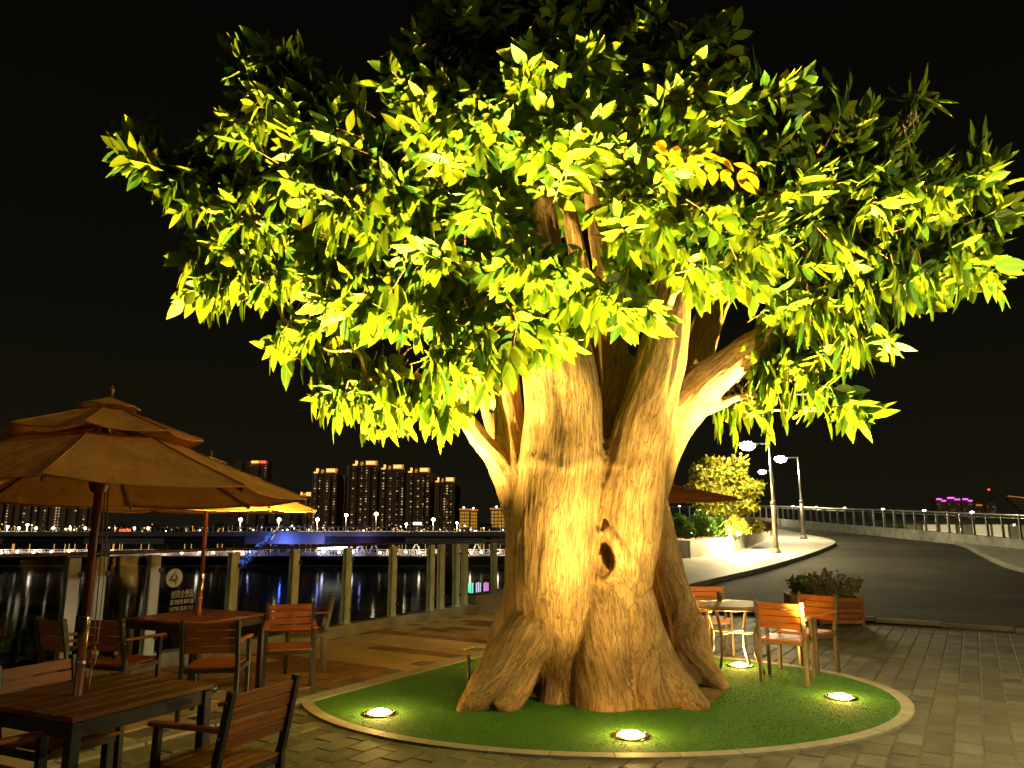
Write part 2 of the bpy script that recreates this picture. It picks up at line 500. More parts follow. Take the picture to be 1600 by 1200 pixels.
M['tower_glass'] = surf('tower_glass', (.05, .045, .04), .3)
M['deck'] = surf('bridge_concrete', (.42, .38, .32), .8, nscale=.05, var=.1)
M['bulb_warm'] = glow('uplight_lens', (1, .80, .34), 40)
M['lens_edge'] = glow('uplight_lens_edge', (1, .72, .2), 6)
M['bulb_street'] = glow('street_lens', (1, .93, .72), 60)
M['bulb_small'] = glow('far_lamp', (1, .88, .58), 14)
M['bulb_far'] = glow('bank_lamp', (1, .85, .5), 45)
M['win_warm'] = glow('window_lit', (1, .76, .38), .7)
M['win_dim'] = glow('window_dim', (1, .70, .32), .12)
M['crown_lit'] = glow('crown_lit', (1, .56, .13), 1.5)
M['crown_dim'] = glow('crown_dim', (1, .38, .05), .55)
M['gold_lit'] = glow('gold_facade', (1, .5, .06), .42)
M['white_lit'] = glow('white_lit', (1, .94, .8), 9)
M['magenta'] = glow('magenta_lit', (.85, .12, 1), 2.2)
M['red_lit'] = glow('red_lit', (1, .08, .03), 2.4)
M['blue_bulb'] = glow('blue_lit', (.1, .2, 1), 6)
M['blue_dots'] = glow('blue_dots', (.08, .22, 1), .8)
M['green_streak'] = glow('green_streak', (.2, 1, .65), 1.3)
M['violet_streak'] = glow('violet_streak', (.85, .7, 1), 1.0)
M['pink_streak'] = glow('pink_streak', (.95, .35, .9), 1.1)
M['rail_light'] = glow('rail_light', (1, .93, .7), 12)
M['lattice'] = surf('lattice_paint', (.75, .62, .55), .6)
M['gold_slat'] = surf('gold_slat', (.5, .34, .12), .4, .4)

def water():
    """choppy dark river: a murky body with a weak, broken mirror on top"""
    m, N, L, b = newmat('river_water')
    t = N.new('ShaderNodeTexCoord'); mp = N.new('ShaderNodeMapping'); mp.inputs['Scale'].default_value = (.35, 1.1, 1)
    L.new(t.outputs['Object'], mp.inputs[0])
    n = N.new('ShaderNodeTexNoise'); n.inputs['Scale'].default_value = .9; n.inputs['Detail'].default_value = 4
    L.new(mp.outputs[0], n.inputs['Vector'])
    bp = N.new('ShaderNodeBump'); bp.inputs['Strength'].default_value = .22; bp.inputs['Distance'].default_value = .1
    L.new(n.outputs[0], bp.inputs['Height'])
    df = N.new('ShaderNodeBsdfDiffuse'); df.inputs[0].default_value = (.006, .007, .005, 1)
    gl = N.new('ShaderNodeBsdfGlossy'); gl.inputs['Roughness'].default_value = .07
    L.new(bp.outputs[0], gl.inputs['Normal'])
    mx = N.new('ShaderNodeMixShader'); mx.inputs[0].default_value = .04
    L.new(df.outputs[0], mx.inputs[1]); L.new(gl.outputs[0], mx.inputs[2])
    L.new(mx.outputs[0], N['Material Output'].inputs['Surface'])
    return m
M['water'] = water()

def lamp(name, parent, kind, energy, color, loc, radius=.05, aim=None, size=None, blend=1.0):
    d = bpy.data.lights.new(name, kind)
    d.energy = energy; d.color = color; d.shadow_soft_size = radius
    o = bpy.data.objects.new(name, d); C.objects.link(o)
    o.parent = parent; o.location = loc
    if kind == 'SPOT':
        d.spot_size = size; d.spot_blend = blend
        o.rotation_euler = Vector(aim).to_track_quat('-Z', 'Y').to_euler()
    return o

# ================================================================== ground and setting
def sheet(name, mat, xs, ys, zf, kind='structure'):
    mb = MB()
    nx, ny = len(xs), len(ys)
    vs = [(x, y, zf(x, y)) for y in ys for x in xs]
    fs = [(j*nx+i, j*nx+i+1, (j+1)*nx+i+1, (j+1)*nx+i) for j in range(ny-1) for i in range(nx-1)]
    mb.add(vs, fs, True)
    return mb.build(name, mat, kind=kind)

WATER_Z = -12.0
sheet('river', M['water'], np.linspace(-2500, 2500, 12), np.linspace(-200, 3500, 12), lambda x, y: WATER_Z)
_b = MB(); _b.prism([(-2500, 262), (2500, 262), (2500, 3500), (-2500, 3500)], WATER_Z - 1, -9.0)
_b.build('far_bank_ground', M['bank'], kind='structure')
# the raised bank that carries plaza, path and road
_b = MB()
_e = [ST(-6, T_FENCE - .22), ST(23, T_FENCE - .22), (4.4, 26, 0), (2.6, 77, 0), (19.8, 77, 0), (20.2, 30, 0), (26, 17, 0), (40, 6, 0), (40, -8, 0)]
_b.prism([(p[0], p[1]) for p in _e], WATER_Z - 1, -.16)
_b.build('river_bank', M['dark_wall'], kind='structure')

# paving bed (the joints between the pavers)
_b = MB()
_b.prism([ST(-4, T_FENCE - .1)[:2], ST(S_EDGE, T_FENCE - .1)[:2], ST(S_EDGE, 16)[:2], ST(-4, 16)[:2]], -.14, lambda x, y: hgt(x, y) * 0 - .012)
plaza = _b.build('plaza_paving', M['joint'], kind='structure')

# turf island: an ellipse cut off along the path
EC, EA, EB = (0.89, 8.0), 2.98, 2.30
def ellipse(k=0.0, n=180, cut=0.0):
    pts = []
    for i in range(n):
        a = 2 * PI * i / n
        pts.append(((EC[0] + (EA + k) * math.cos(a)), EC[1] + (EB + k) * math.sin(a)))
    out = []
    for i, p in enumerate(pts):
        q = pts[(i + 1) % n]
        tp, tq = st_of(*p)[1] - (T_PATH + cut), st_of(*q)[1] - (T_PATH + cut)
        if tp >= 0: out.append(p)
        if (tp >= 0) != (tq >= 0):
            u = tp / (tp - tq); out.append((p[0] + (q[0]-p[0])*u, p[1] + (q[1]-p[1])*u))
    return out
def inside_turf(x, y, k=0.0):
    return ((x-EC[0])/(EA+k))**2 + ((y-EC[1])/(EB+k))**2 < 1 and st_of(x, y)[1] > T_PATH - k

inner = ellipse(-.11, cut=.07); outer = ellipse(0.0)
_b = MB(); _b.prism(inner, -.012, .010)
turf = _b.build('turf_island', M['turf'], kind='structure')
# stone rim in segments
def resample(poly, n):
    P = np.array(poly + [poly[0]]); d = np.r_[0, np.cumsum(np.hypot(*np.diff(P, axis=0).T))]
    s = np.linspace(0, d[-1], n, endpoint=False)
    return np.c_[np.interp(s, d, P[:, 0]), np.interp(s, d, P[:, 1])]
ang = lambda p: math.atan2((p[1]-EC[1])/EB, (p[0]-EC[0])/EA)
NSEG = 34
ro = resample(outer, NSEG * 6)
ri = []
Pi = np.array(resample(inner, 1400))
for p in ro:
    d = np.hypot(Pi[:, 0]-p[0], Pi[:, 1]-p[1]); ri.append(Pi[int(np.argmin(d))])
rim = _rim = MB()
rim_root = link('turf_border', None, kind='structure')
for k in range(NSEG):
    mb = MB()
    idx = [(k * 6 + j) % len(ro) for j in range(7)]
    A = [Vector((*ro[i], 0)) for i in idx]; B = [Vector((*ri[i], 0)) for i in idx]
    g = .004
    dv = (A[1] - A[0]).normalized() * g; A[0] = A[0] + dv; B[0] = B[0] + dv
    dv = (A[-2] - A[-1]).normalized() * g; A[-1] = A[-1] + dv; B[-1] = B[-1] + dv
    top = .016
    vs = [(p.x, p.y, top) for p in A] + [(p.x, p.y, top) for p in B] + [(p.x, p.y, -.012) for p in A] + [(p.x, p.y, -.012) for p in B]
    n = 7; fs = []
    for j in range(n - 1):
        fs += [(j, j+1, n+j+1, n+j)[::-1], (j, 2*n+j, 2*n+j+1, j+1)[::-1], (n+j, n+j+1, 3*n+j+1, 3*n+j)[::-1]]
    fs += [(0, n, 3*n, 2*n), (n-1, 3*n-1, 4*n-1, 2*n-1)]
    mb.add(vs, fs)
    mb.build('border_stone', M['rim'], rim_root)

# soil left bare between two roots
_b = MB()
_p = [gp(1098, 1113), gp(1128, 1079), gp(1152, 1050), gp(1120, 1052), gp(1060, 1080)]
_q = [gp(1100, 1113), gp(1137, 1077), gp(1120, 1066), gp(1070, 1090)]
_b.prism([(p.x, p.y) for p in _q], -.01, .0135)
soil = _b.build('bare_soil', M['soil'], kind='structure')

# turf blades
def turf_blades(n=60000):
    a = RNG.random(n) * 2 * PI; r = np.sqrt(RNG.random(n))
    x = EC[0] + (EA - .13) * r * np.cos(a); y = EC[1] + (EB - .13) * r * np.sin(a)
    t = x * E2.x + y * E2.y
    ok = (t > T_PATH + .08)
    x, y = x[ok], y[ok]; n = len(x)
    d = RNG.random(n) * 2 * PI; w = .0022 + RNG.random(n) * .0015; h = .004 + RNG.random(n) * .006
    lean = (RNG.random((n, 2)) - .5) * .008
    V = np.empty((n, 3, 3))
    V[:, 0] = np.c_[x - np.cos(d) * w, y - np.sin(d) * w, np.full(n, .009)]
    V[:, 1] = np.c_[x + np.cos(d) * w, y + np.sin(d) * w, np.full(n, .009)]
    V[:, 2] = np.c_[x + lean[:, 0], y + lean[:, 1], .01 + h]
    me = bpy.data.meshes.new('turf_blades')
    me.vertices.add(n * 3); me.vertices.foreach_set('co', V.ravel())
    me.loops.add(n * 3); me.loops.foreach_set('vertex_index', np.arange(n * 3))
    me.polygons.add(n); me.polygons.foreach_set('loop_start', np.arange(n) * 3)
    me.materials.append(M['blade']); me.update()
    link('turf_blades', me, kind='stuff')
turf_blades()

# -------------------------------------------------- pavers of the plaza and slabs of the path
def piece_mesh(name, w, l, h, mat):
    mb = MB()
    b = .006
    x, y = w / 2, l / 2
    mb.add([(-x,-y,-h),(x,-y,-h),(x,y,-h),(-x,y,-h),(-x,-y,-b),(x,-y,-b),(x,y,-b),(-x,y,-b),
            (-x+b,-y+b,0),(x-b,-y+b,0),(x-b,y-b,0),(-x+b,y-b,0)],
           [(0,1,5,4),(1,2,6,5),(2,3,7,6),(3,0,4,7),(4,5,9,8),(5,6,10,9),(6,7,11,10),(7,4,8,11),(8,9,10,11)])
    return mb.mesh(name, mat)

def lay(cells, name, mesh, parent, base_z, mat, rest_name, limit=300):
    """cells: (s, t). The ones that show largest are pieces of their own, the rest one joined part."""
    P = np.array([(*ST(s, t)[:2], 0) for s, t in cells])
    px, py, fw = project(P)
    vis = (px > -25) & (px < 1625) & (py < 1225) & (fw > .3)
    score = np.where(vis, 1 / fw ** 3, 0)
    order = np.argsort(-score)
    chosen = set(int(i) for i in order[:limit] if score[i] > 0)
    V0 = np.array([v.co[:] for v in mesh.vertices]); F0 = [list(p.vertices) for p in mesh.polygons]
    rest_v, rest_f, rnd = [], [], []
    rz = -ANG
    ca, sa = math.cos(rz), math.sin(rz)
    for i, (s, t) in enumerate(cells):
        p = P[i]; dz = base_z + random.uniform(-.0025, .0025)
        tilt = (random.uniform(-.006, .006), random.uniform(-.006, .006))
        if i in chosen:
            o = link(name, mesh, parent)
            o.location = (p[0], p[1], dz); o.rotation_euler = (tilt[0], tilt[1], rz)
        elif vis[i] or fw[i] > 0:
            n = len(rest_v) * 0 + len(rest_v)
            for v in V0:
                rest_v.append((p[0] + v[0]*ca - v[1]*sa, p[1] + v[0]*sa + v[1]*ca, dz + v[2] + tilt[0]*v[1]))
            rest_f += [[j + n for j in f] for f in F0]
            rnd += [random.random()] * len(F0)
    if rest_f:
        me = bpy.data.meshes.new(rest_name); me.from_pydata(rest_v, [], rest_f)
        at_ = me.attributes.new('rnd', 'FLOAT', 'FACE'); at_.data.foreach_set('value', rnd)
        me.materials.append(mat); me.update()
        link(rest_name, me, parent, kind='stuff')

PW, PL = .196, .32
cells = []
nt0 = int((T_PATH) / PW) - 1
for j in range(nt0, 75):
    t = j * PW
    if t < T_PATH + .16: continue
    off = (hash((j * 7919) % 101) % 100) / 100 * PL
    for i in range(5, int(S_EDGE / PL)):
        s = i * PL + off * .9
        if s > S_EDGE - .3: continue
        v = ST(s, t)
        if inside_turf(v.x, v.y, -.14): continue
        q = project([(v.x, v.y, 0)])
        if not (-200 < q[0][0] < 1800) or v.y < 1.5: continue
        cells.append((s, t))
pm = piece_mesh('paver', PW - .012, PL - .008, .05, M['paver'])
lay(cells, 'paver', pm, plaza, -.002, M['paver'], 'paver_field')

_b = MB()
_b.prism([ST(-4, T_FENCE)[:2], ST(26, T_FENCE)[:2], ST(26, T_PATH)[:2], ST(-4, T_PATH)[:2]], -.13, -.006)
path = _b.build('riverside_path', M['joint'], kind='structure')
SW, SL = .60, .30
tan, brown = [], []
for i in range(6, 84):
    s = i * SL
    for j in range(-1, 6):
        t = T_PATH - .16 - SW * (j + .5 + (.5 if i % 2 else 0))
        if t > T_PATH - .16 - SW * .45 or t < T_FENCE + .1: continue
        v = ST(s, t)
        q = project([(v.x, v.y, 0)])
        if not (-150 < q[0][0] < 1100) or v.y < 1.0: continue
        k = s
        is_b = 5.3 < k < 7.0 or 7.9 < k < 8.3 and j < 2 or 9.0 < k < 9.4 or 10.6 < k < 11.2 and j < 3 or 12.6 < k < 13.3  # brown rows: darker slabs, with shadow stripes also put into the colour
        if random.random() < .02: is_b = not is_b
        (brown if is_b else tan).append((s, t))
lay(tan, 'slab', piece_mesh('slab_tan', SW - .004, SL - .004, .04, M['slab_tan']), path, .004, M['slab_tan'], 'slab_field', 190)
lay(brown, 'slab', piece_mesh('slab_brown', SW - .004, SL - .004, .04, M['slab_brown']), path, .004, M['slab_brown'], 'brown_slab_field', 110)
# edge strip of the path
strip = link('path_edge', None, kind='structure')
for k in range(2, 40):
    mb = MB(); s0, s1 = k * .62, k * .62 + .615
    a, b = ST(s0, T_PATH - .075), ST(s1, T_PATH - .075)
    if project([a])[0][0] < -150 or s1 > 16.5: continue
    mid = (a + b) / 2
    mb.bbox((mid.x, mid.y, -.03), (.145, .61, .09), .006, rz=-ANG)
    mb.build('edge_stone', M['slab_brown'] if False else M['rim'], strip)

# -------------------------------------------------- road, pavements, kerbs
def off(z): return lambda x, y: hgt(x, y) + z
def poly_sheet(name, pts, mat, dz, thick, kind='structure', parent=None, step=1.5):
    """a slab with the outline pts lying dz above the ground, its top following the slope"""
    bm = bmesh.new()
    vs = [bm.verts.new((p[0], p[1], 0)) for p in pts]
    f = bm.faces.new(vs)
    bmesh.ops.triangulate(bm, faces=[f])
    for _ in range(4):
        es = [e for e in bm.edges if e.calc_length() > step]
        if not es: break
        bmesh.ops.subdivide_edges(bm, edges=es, cuts=1)
        bmesh.ops.triangulate(bm, faces=[q for q in bm.faces if len(q.verts) > 3])
    ext = bmesh.ops.extrude_face_region(bm, geom=list(bm.faces))
    top = {v for v in ext['geom'] if isinstance(v, bmesh.types.BMVert)}
    for v in bm.verts:
        v.co.z = hgt(v.co.x, v.co.y) + (dz if v in top else dz - thick)
    bmesh.ops.recalc_face_normals(bm, faces=list(bm.faces))
    me = bpy.data.meshes.new(name); bm.to_mesh(me); bm.free()
    me.materials.append(mat)
    return link(name, me, parent, **({'kind': kind} if kind else {}))

_r = [ST(S_EDGE + .15, 1.2)]
road_pts = [ST(S_EDGE + .16, T_PATH - .1)[:2], (3.2, 22), (3.2, 76), (19.3, 76), (19.4, 26), ST(S_EDGE + .16, 14.5)[:2]]
poly_sheet('road', [ (p[0], p[1]) for p in road_pts], M['asphalt'], 0.0, .1)

edge = link('plaza_kerb', None, kind='structure')
for k in range(0, 15):
    t0 = -2.6 + k * 1.0
    a = ST(S_EDGE + .07, t0 + .5)
    z = hgt(a.x, a.y)
    mb = MB(); mb.bbox((a.x, a.y, z - .028), (.99, .14, .07), .008, rz=-ANG)
    mb.build('kerb_stone', M['paver'], edge)

kerb_px = [(1040, 929), (1075, 919), (1130, 906), (1180, 894), (1225, 881), (1262, 869), (1285, 860), (1297, 854), (1298, 850), (1285, 845), (1262, 840), (1235, 834), (1205, 829)]
kp = [gp(x, y) for x, y in kerb_px]
kp = [Vector(tuple(p)) for p in catmull([(p.x, p.y, 0) for p in kp], 4)]
left_poly = [(p.x, p.y) for p in kp] + [(kp[-1].x - 3, 62), (4, 62), (3.4, 30), (kp[0].x - .3, kp[0].y + 1.5)]
poly_sheet('pavement', left_poly, M['pavement'], .115, .2)
def kerb_run(name, pts, w, up, sign=1, n_per=3):
    root = link(name, None, kind='structure')
    for i in range(0, len(pts) - 1, n_per):
        seg = pts[i:i + n_per + 1]
        if len(seg) < 2: continue
        L_, R_ = [], []
        for k, p in enumerate(seg):
            g = i + k
            d = (pts[min(g+1, len(pts)-1)] - pts[max(g-1, 0)]); d.z = 0; d.normalize()
            nrm = Vector((d.y, -d.x, 0)) * sign
            L_.append(p); R_.append(p + nrm * w)
        vs = []
        for P, dz in ((L_, up), (R_, up), (L_, -.05), (R_, -.05)):
            vs += [(p.x, p.y, hgt(p.x, p.y) + dz) for p in P]
        n = len(seg); fs = []
        for j in range(n - 1):
            fs += [(j, j+1, n+j+1, n+j), (j, j+1, 2*n+j+1, 2*n+j), (n+j, n+j+1, 3*n+j+1, 3*n+j)]
        fs += [(0, n, 3*n, 2*n), (n-1, 2*n-1, 4*n-1, 3*n-1)]
        bm = bmesh.new()
        bv = [bm.verts.new(v) for v in vs]
        for f in fs: bm.faces.new([bv[q] for q in f])
        bmesh.ops.recalc_face_normals(bm, faces=list(bm.faces))
        me = bpy.data.meshes.new('kerb_stone'); bm.to_mesh(me); bm.free(); me.materials.append(M['kerb'])
        link('kerb_stone', me, root)
kerb_run('pavement_kerb', kp, .16, .13)

rk_px = [(1640, 903), (1590, 893), (1556, 881), (1530, 868), (1505, 855), (1470, 846), (1420, 838), (1360, 831), (1300, 826), (1250, 822)]
rk = [gp(x, y) for x, y in rk_px]
rk = [Vector(tuple(p)) for p in catmull([(p.x, p.y, 0) for p in rk], 4)]
rail_xy = [(21.5, 19), (20.0, 24.5), (19.4, 29), (19.6, 34), (19.7, 39), (19.4, 44), (19.4, 50), (19.3, 56), (18.3, 61), (15.5, 66), (11, 69), (5, 71), (-2, 72)]
rail_c = [Vector((p[0], p[1], 0)) for p in catmull([(x, y, 0) for x, y in rail_xy], 8)]
right_poly = [(p.x, p.y) for p in rk] + [(rk[-1].x + .2, rk[-1].y + 1.0)] + [(p.x, p.y) for p in reversed(rail_c) if p.y < min(61, rk[-1].y + 2)] + [(22.5, 17), (rk[0].x + 2, rk[0].y - 1)]
poly_sheet('right_pavement', right_poly, M['concrete'], .11, .2)
kerb_run('right_kerb', rk, .17, .125, 1)

# plinth under the bridge railing
_b = MB()
def strip_wall(mb, pts, w, z0, z1):
    n = len(pts); vs = []
    for k, p in enumerate(pts):
        d = (pts[min(k+1, n-1)] - pts[max(k-1, 0)]); d.z = 0; d.normalize()
        nr = Vector((d.y, -d.x, 0)) * w / 2
        g = hgt(p.x, p.y)
        vs += [(p.x-nr.x, p.y-nr.y, g+z0), (p.x+nr.x, p.y+nr.y, g+z0), (p.x+nr.x, p.y+nr.y, g+z1), (p.x-nr.x, p.y-nr.y, g+z1)]
    fs = []
    for k in range(n - 1):
        a, b = k*4, k*4+4
        for q in range(4):
            fs.append((a+q, a+(q+1)%4, b+(q+1)%4, b+q))
    fs += [(0,1,2,3)[::-1], tuple((n-1)*4+q for q in range(4))]
    mb.add(vs, fs)
strip_wall(_b, rail_c, .3, -.1, .47)
_pl = _b.build('railing_plinth', M['plinth'])
_pl['label'] = 'low concrete plinth wall carrying the lit metal railing along the road'
_pl['category'] = 'low wall'

# plinth under the glass fence and the low wall at its far end
_b = MB()
_b.prism([ST(-4, T_FENCE - .16)[:2], ST(23, T_FENCE - .16)[:2], ST(23, T_FENCE + .10)[:2], ST(-4, T_FENCE + .10)[:2]], -.1, .16)
o = _b.build('fence_plinth', M['plinth'])
o['label'] = 'long grey concrete kerb wall under the glass riverside fence'; o['category'] = 'low wall'
_p = gp(722, 955); _b = MB()
s0, t0 = st_of(_p.x, _p.y)
c = ST(s0 + 2.2, t0 + .42)
_b.bbox((c.x, c.y, .15), (.85, 4.4, .34), .015, rz=-ANG)
o = _b.build('low_wall', M['concrete'])
o['label'] = 'short pale concrete wall block at the far end of the path beside the tree trunk'; o['category'] = 'low wall'

# ================================================================== the great tree
tree = thing('shade_tree', 'giant floodlit tree with a fluted tan trunk and yellow-green leaves on the turf island', 'tree', (0.75, 8.15, 0))
TREE_C = Vector((0.75, 8.15, 0))
def px_tube(pts):
    """(px, py, Y, radius px) -> list of (Vector, radius m)"""
    out = []
    for x, y, Y, r in pts:
        p = at(x, y, Y); out.append((p.x, p.y, p.z, r / pxm(p)))
    return out
TUBES = [
 # core
 [(925,1125,8.2,135),(915,1060,8.2,122),(905,985,8.2,108),(900,900,8.2,100),(900,820,8.2,104),(903,750,8.2,106),(905,690,8.2,70)],
 # big front-left column
 [(868,1110,7.9,46),(868,1060,7.85,46),(866,1010,7.74,50),(862,960,7.64,58),(862,900,7.6,66),(868,800,7.62,68),(880,700,7.65,65),(878,600,7.7,60),(864,520,7.8,50),(850,420,7.9,40),(838,320,8.0,29),(830,220,8.05,17),(826,150,8.1,10)],
 # left stem
 [(824,1000,8.0,40),(826,920,8.0,36),(822,840,7.98,34),(812,760,8.0,34),(802,700,8.05,29),(795,640,8.1,25),(786,560,8.1,21),(768,460,8.1,16),(735,380,8.1,12),(690,310,8.1,8)],
 # left side branch
 [(812,800,7.98,30),(784,728,7.95,22),(748,683,7.9,15),(716,640,7.88,12),(690,605,7.8,10),(640,588,7.7,7),(570,592,7.6,5)],
 [(790,720,8.3,15),(768,660,8.3,10),(757,600,8.3,9),(752,530,8.3,7)],
 # right-centre column
 [(975,1080,7.75,46),(974,985,7.72,45),(970,900,7.68,48),(975,820,7.66,56),(990,730,7.65,51),(1012,640,7.65,44),(1034,560,7.7,37),(1046,480,7.8,32),(1052,380,7.9,27),(1062,270,8.0,18),(1072,170,8.1,10)],
 # right limb
 [(980,930,8.05,36),(988,850,8.05,34),(1008,760,8.02,37),(1038,685,8.0,36),(1078,624,7.95,34),(1134,574,7.9,29),(1212,518,7.8,22),(1280,455,7.8,16),(1350,390,7.9,12),(1430,335,7.9,8)],
 [(1082,652,8.1,8),(1150,622,8.0,8),(1195,617,7.95,5)],
 # columns in the gap and behind
 [(945,780,8.45,34),(952,690,8.42,28),(966,610,8.38,22),(962,545,8.32,20),(950,470,8.3,17),(935,380,8.3,13),(920,280,8.2,9)],
 [(966,590,8.36,15),(990,556,8.25,10)],
 [(932,740,8.8,30),(928,640,8.8,24),(920,540,8.75,20),(906,430,8.7,16),(890,330,8.6,11)],
 [(985,800,8.6,24),(1030,710,8.75,28),(1076,610,8.85,27),(1092,545,8.85,24),(1122,470,8.9,18),(1180,380,9.0,13),(1240,300,9.0,9)],
 # roots, plus a gap blocker
 [(1030,780,8.85,14),(1041,850,8.82,18),(1053,910,8.75,22),(1073,980,8.6,28),(1086,1040,8.38,32),(1104,1080,8.2,30)],
 [(1000,800,9.0,20),(1016,880,9.15,20),(1034,960,9.2,24),(1052,1040,9.2,28)],  # added blocker behind the slit, so the gap reads dark
 [(1090,1030,8.3,22),(1115,1062,8.1,20),(1134,1082,8.0,13)],
 [(866,860,7.8,28),(852,940,7.66,34),(808,1020,7.45,42),(764,1074,7.25,33),(728,1106,7.12,18),(714,1117,7.05,7)],
 [(836,960,7.62,22),(820,1030,7.45,30),(795,1085,7.22,30),(780,1115,7.1,22)],
 [(978,840,7.85,22),(988,940,7.7,28),(1020,1030,7.52,36),(1064,1084,7.32,31),(1100,1114,7.12,13)],
 [(955,800,7.78,26),(950,900,7.68,36),(946,985,7.55,42),(946,1060,7.42,46),(950,1125,7.27,50)],
 [(872,1020,7.72,14),(868,1060,7.60,22),(866,1116,7.42,28)],
 [(985,930,7.66,36),(1002,1030,7.52,42),(1012,1118,7.32,46)],
 [(830,860,8.05,26),(816,940,8.1,34),(794,1000,8.2,34),(776,1060,8.3,30)],
]
tubes3 = [px_tube(t) for t in TUBES]
smp = []        # dense samples: x y z r tx ty tz along
def dense(tb, n=8):
    c = np.array(catmull(tb, n))
    d = np.gradient(c[:, :3], axis=0); d /= np.linalg.norm(d, axis=1)[:, None] + 1e-9
    s = np.r_[0, np.cumsum(np.linalg.norm(np.diff(c[:, :3], axis=0), axis=1))]
    return c, d, s
def tubes_mesh(tbs):
    mb = MB()
    for tb in tbs:
        c, d, s = dense(tb)
        mb.tube([Vector(p[:3]) for p in c], [max(.012, p[3]) for p in c], 22)
        for p, t, q in zip(c, d, s): smp.append((*p, *t, q))
    return mb
def remesh(me, vox):
    o = bpy.data.objects.new('tmp', me); C.objects.link(o)
    md = o.modifiers.new('r', 'REMESH'); md.mode = 'VOXEL'; md.voxel_size = vox
    dg = bpy.context.evaluated_depsgraph_get()
    m2 = bpy.data.meshes.new_from_object(o.evaluated_get(dg))
    bpy.data.objects.remove(o)
    return m2
base = tubes_mesh(tubes3)
bvh = BVHTree.FromPolygons([Vector(v) for v in base.v], base.f)
def on_bark(px, py, out=0.0):
    d = ray(px, py).normalized()
    h = bvh.ray_cast(Vector((0, 0, EYE)), d)
    return h[0] - d * out
# lips round the hollow, and scars
def lip(pts, out=.0):
    tb = []
    for x, y, r in pts:
        p = on_bark(x, y, out); tb.append((p.x, p.y, p.z, r / pxm(p)))
    c, d, s = dense(tb, 5)
    base.tube([Vector(p[:3]) for p in c], [p[3] for p in c], 14)
lip([(938,828,7),(934,855,8),(932,885,8),(934,905,7),(943,913,6)])
lip([(946,824,8),(960,845,11),(970,872,12),(966,893,9),(952,902,7),(944,910,5)])
lip([(984,868,4),(990,880,8),(992,898,9),(993,908,6)])
HOLE = on_bark(948, 862); HOLE_D = ray(948, 862).normalized()
tm = remesh(base.mesh('trunk_base'), .021)
V = np.empty(len(tm.vertices) * 3); tm.vertices.foreach_get('co', V); V = V.reshape(-1, 3)
# gentle smoothing
E = np.empty(len(tm.edges) * 2, int); tm.edges.foreach_get('vertices', E); E = E.reshape(-1, 2)
deg = np.bincount(E.ravel(), minlength=len(V))[:, None]
for _ in range(5):
    acc = np.zeros_like(V)
    np.add.at(acc, E[:, 0], V[E[:, 1]]); np.add.at(acc, E[:, 1], V[E[:, 0]])
    V = .5 * V + .5 * acc / np.maximum(deg, 1)
tm.vertices.foreach_set('co', V.ravel()); tm.update()
Nn = np.empty(len(V) * 3); tm.vertices.foreach_get('normal', Nn); Nn = Nn.reshape(-1, 3)
S_ = np.array(smp)
grain = np.empty_like(V)
for i0 in range(0, len(V), 4000):
    v = V[i0:i0+4000]
    d = np.linalg.norm(v[:, None, :] - S_[None, :, :3], axis=2) - S_[None, :, 3]
    j = np.argmin(d, axis=1)
    T = S_[j, 4:7]; rel = v - S_[j, :3]
    al = (rel * T).sum(1)
    perp = rel - T * al[:, None]
    z = np.array([0, 0, 1.0])
    # minimal rotation T -> z applied to perp
    ax = np.cross(T, z); s = np.linalg.norm(ax, axis=1); c = T[:, 2]
    k = ax / (s[:, None] + 1e-9)
    pr = perp * c[:, None] + np.cross(k, perp) * s[:, None] + k * ((k * perp).sum(1) * (1 - c))[:, None]
    g = pr + np.c_[S_[j, 0] * .0, S_[j, 1] * .0, S_[j, 7] + al]
    grain[i0:i0+4000] = g
disp = np.empty(len(V))
for i in range(len(V)):
    g = grain[i]; v = V[i]
    a = noise.noise((g[0]*11, g[1]*11, g[2]*1.1))
    b_ = noise.noise((v[0]*2.3, v[1]*2.3, v[2]*1.3))
    c_ = noise.noise((g[0]*28+7, g[1]*28, g[2]*2.6))
    a2 = noise.noise((v[0]*5.5+3, v[1]*5.5, v[2]*2.4))
    ring = math.exp(-((v[2] - 2.24 - .05 * math.sin(v[0] * 9)) / .07) ** 2) * .011 if v[0] < 1.2 else 0
    disp[i] = .020 * (-abs(a) * 1.3 + .3) + .034 * b_ + .004 * c_ + .014 * a2 + ring
V2 = V + Nn * disp[:, None]
# hollow
rel = V2 - np.array(HOLE)
hx = rel[:, 0]; hz = rel[:, 2]
front = (rel @ np.array(HOLE_D)) < .25
q = ((hx + hz * .22) / .055) ** 2 + (hz / .165) ** 2
push = np.where(front & (q < 1), .30 * (1 - q) ** .35, 0)
V2 = V2 + np.array(HOLE_D)[None, :] * push[:, None]
V2 -= np.array(TREE_C)[None, :]
tm.vertices.foreach_set('co', V2.ravel())
ga = tm.attributes.new('grain', 'FLOAT_VECTOR', 'POINT'); ga.data.foreach_set('vector', (grain + np.array([3.1, 1.7, 0])).ravel())
tm.polygons.foreach_set('use_smooth', np.ones(len(tm.polygons), bool))
tm.materials.clear(); tm.materials.append(M['bark']); tm.update()
tm.name = 'trunk'
link('trunk', tm, tree)

def tag_grain(me):
    co = np.empty(len(me.vertices) * 3); me.vertices.foreach_get('co', co)
    a = me.attributes.new('grain', 'FLOAT_VECTOR', 'POINT'); a.data.foreach_set('vector', co)

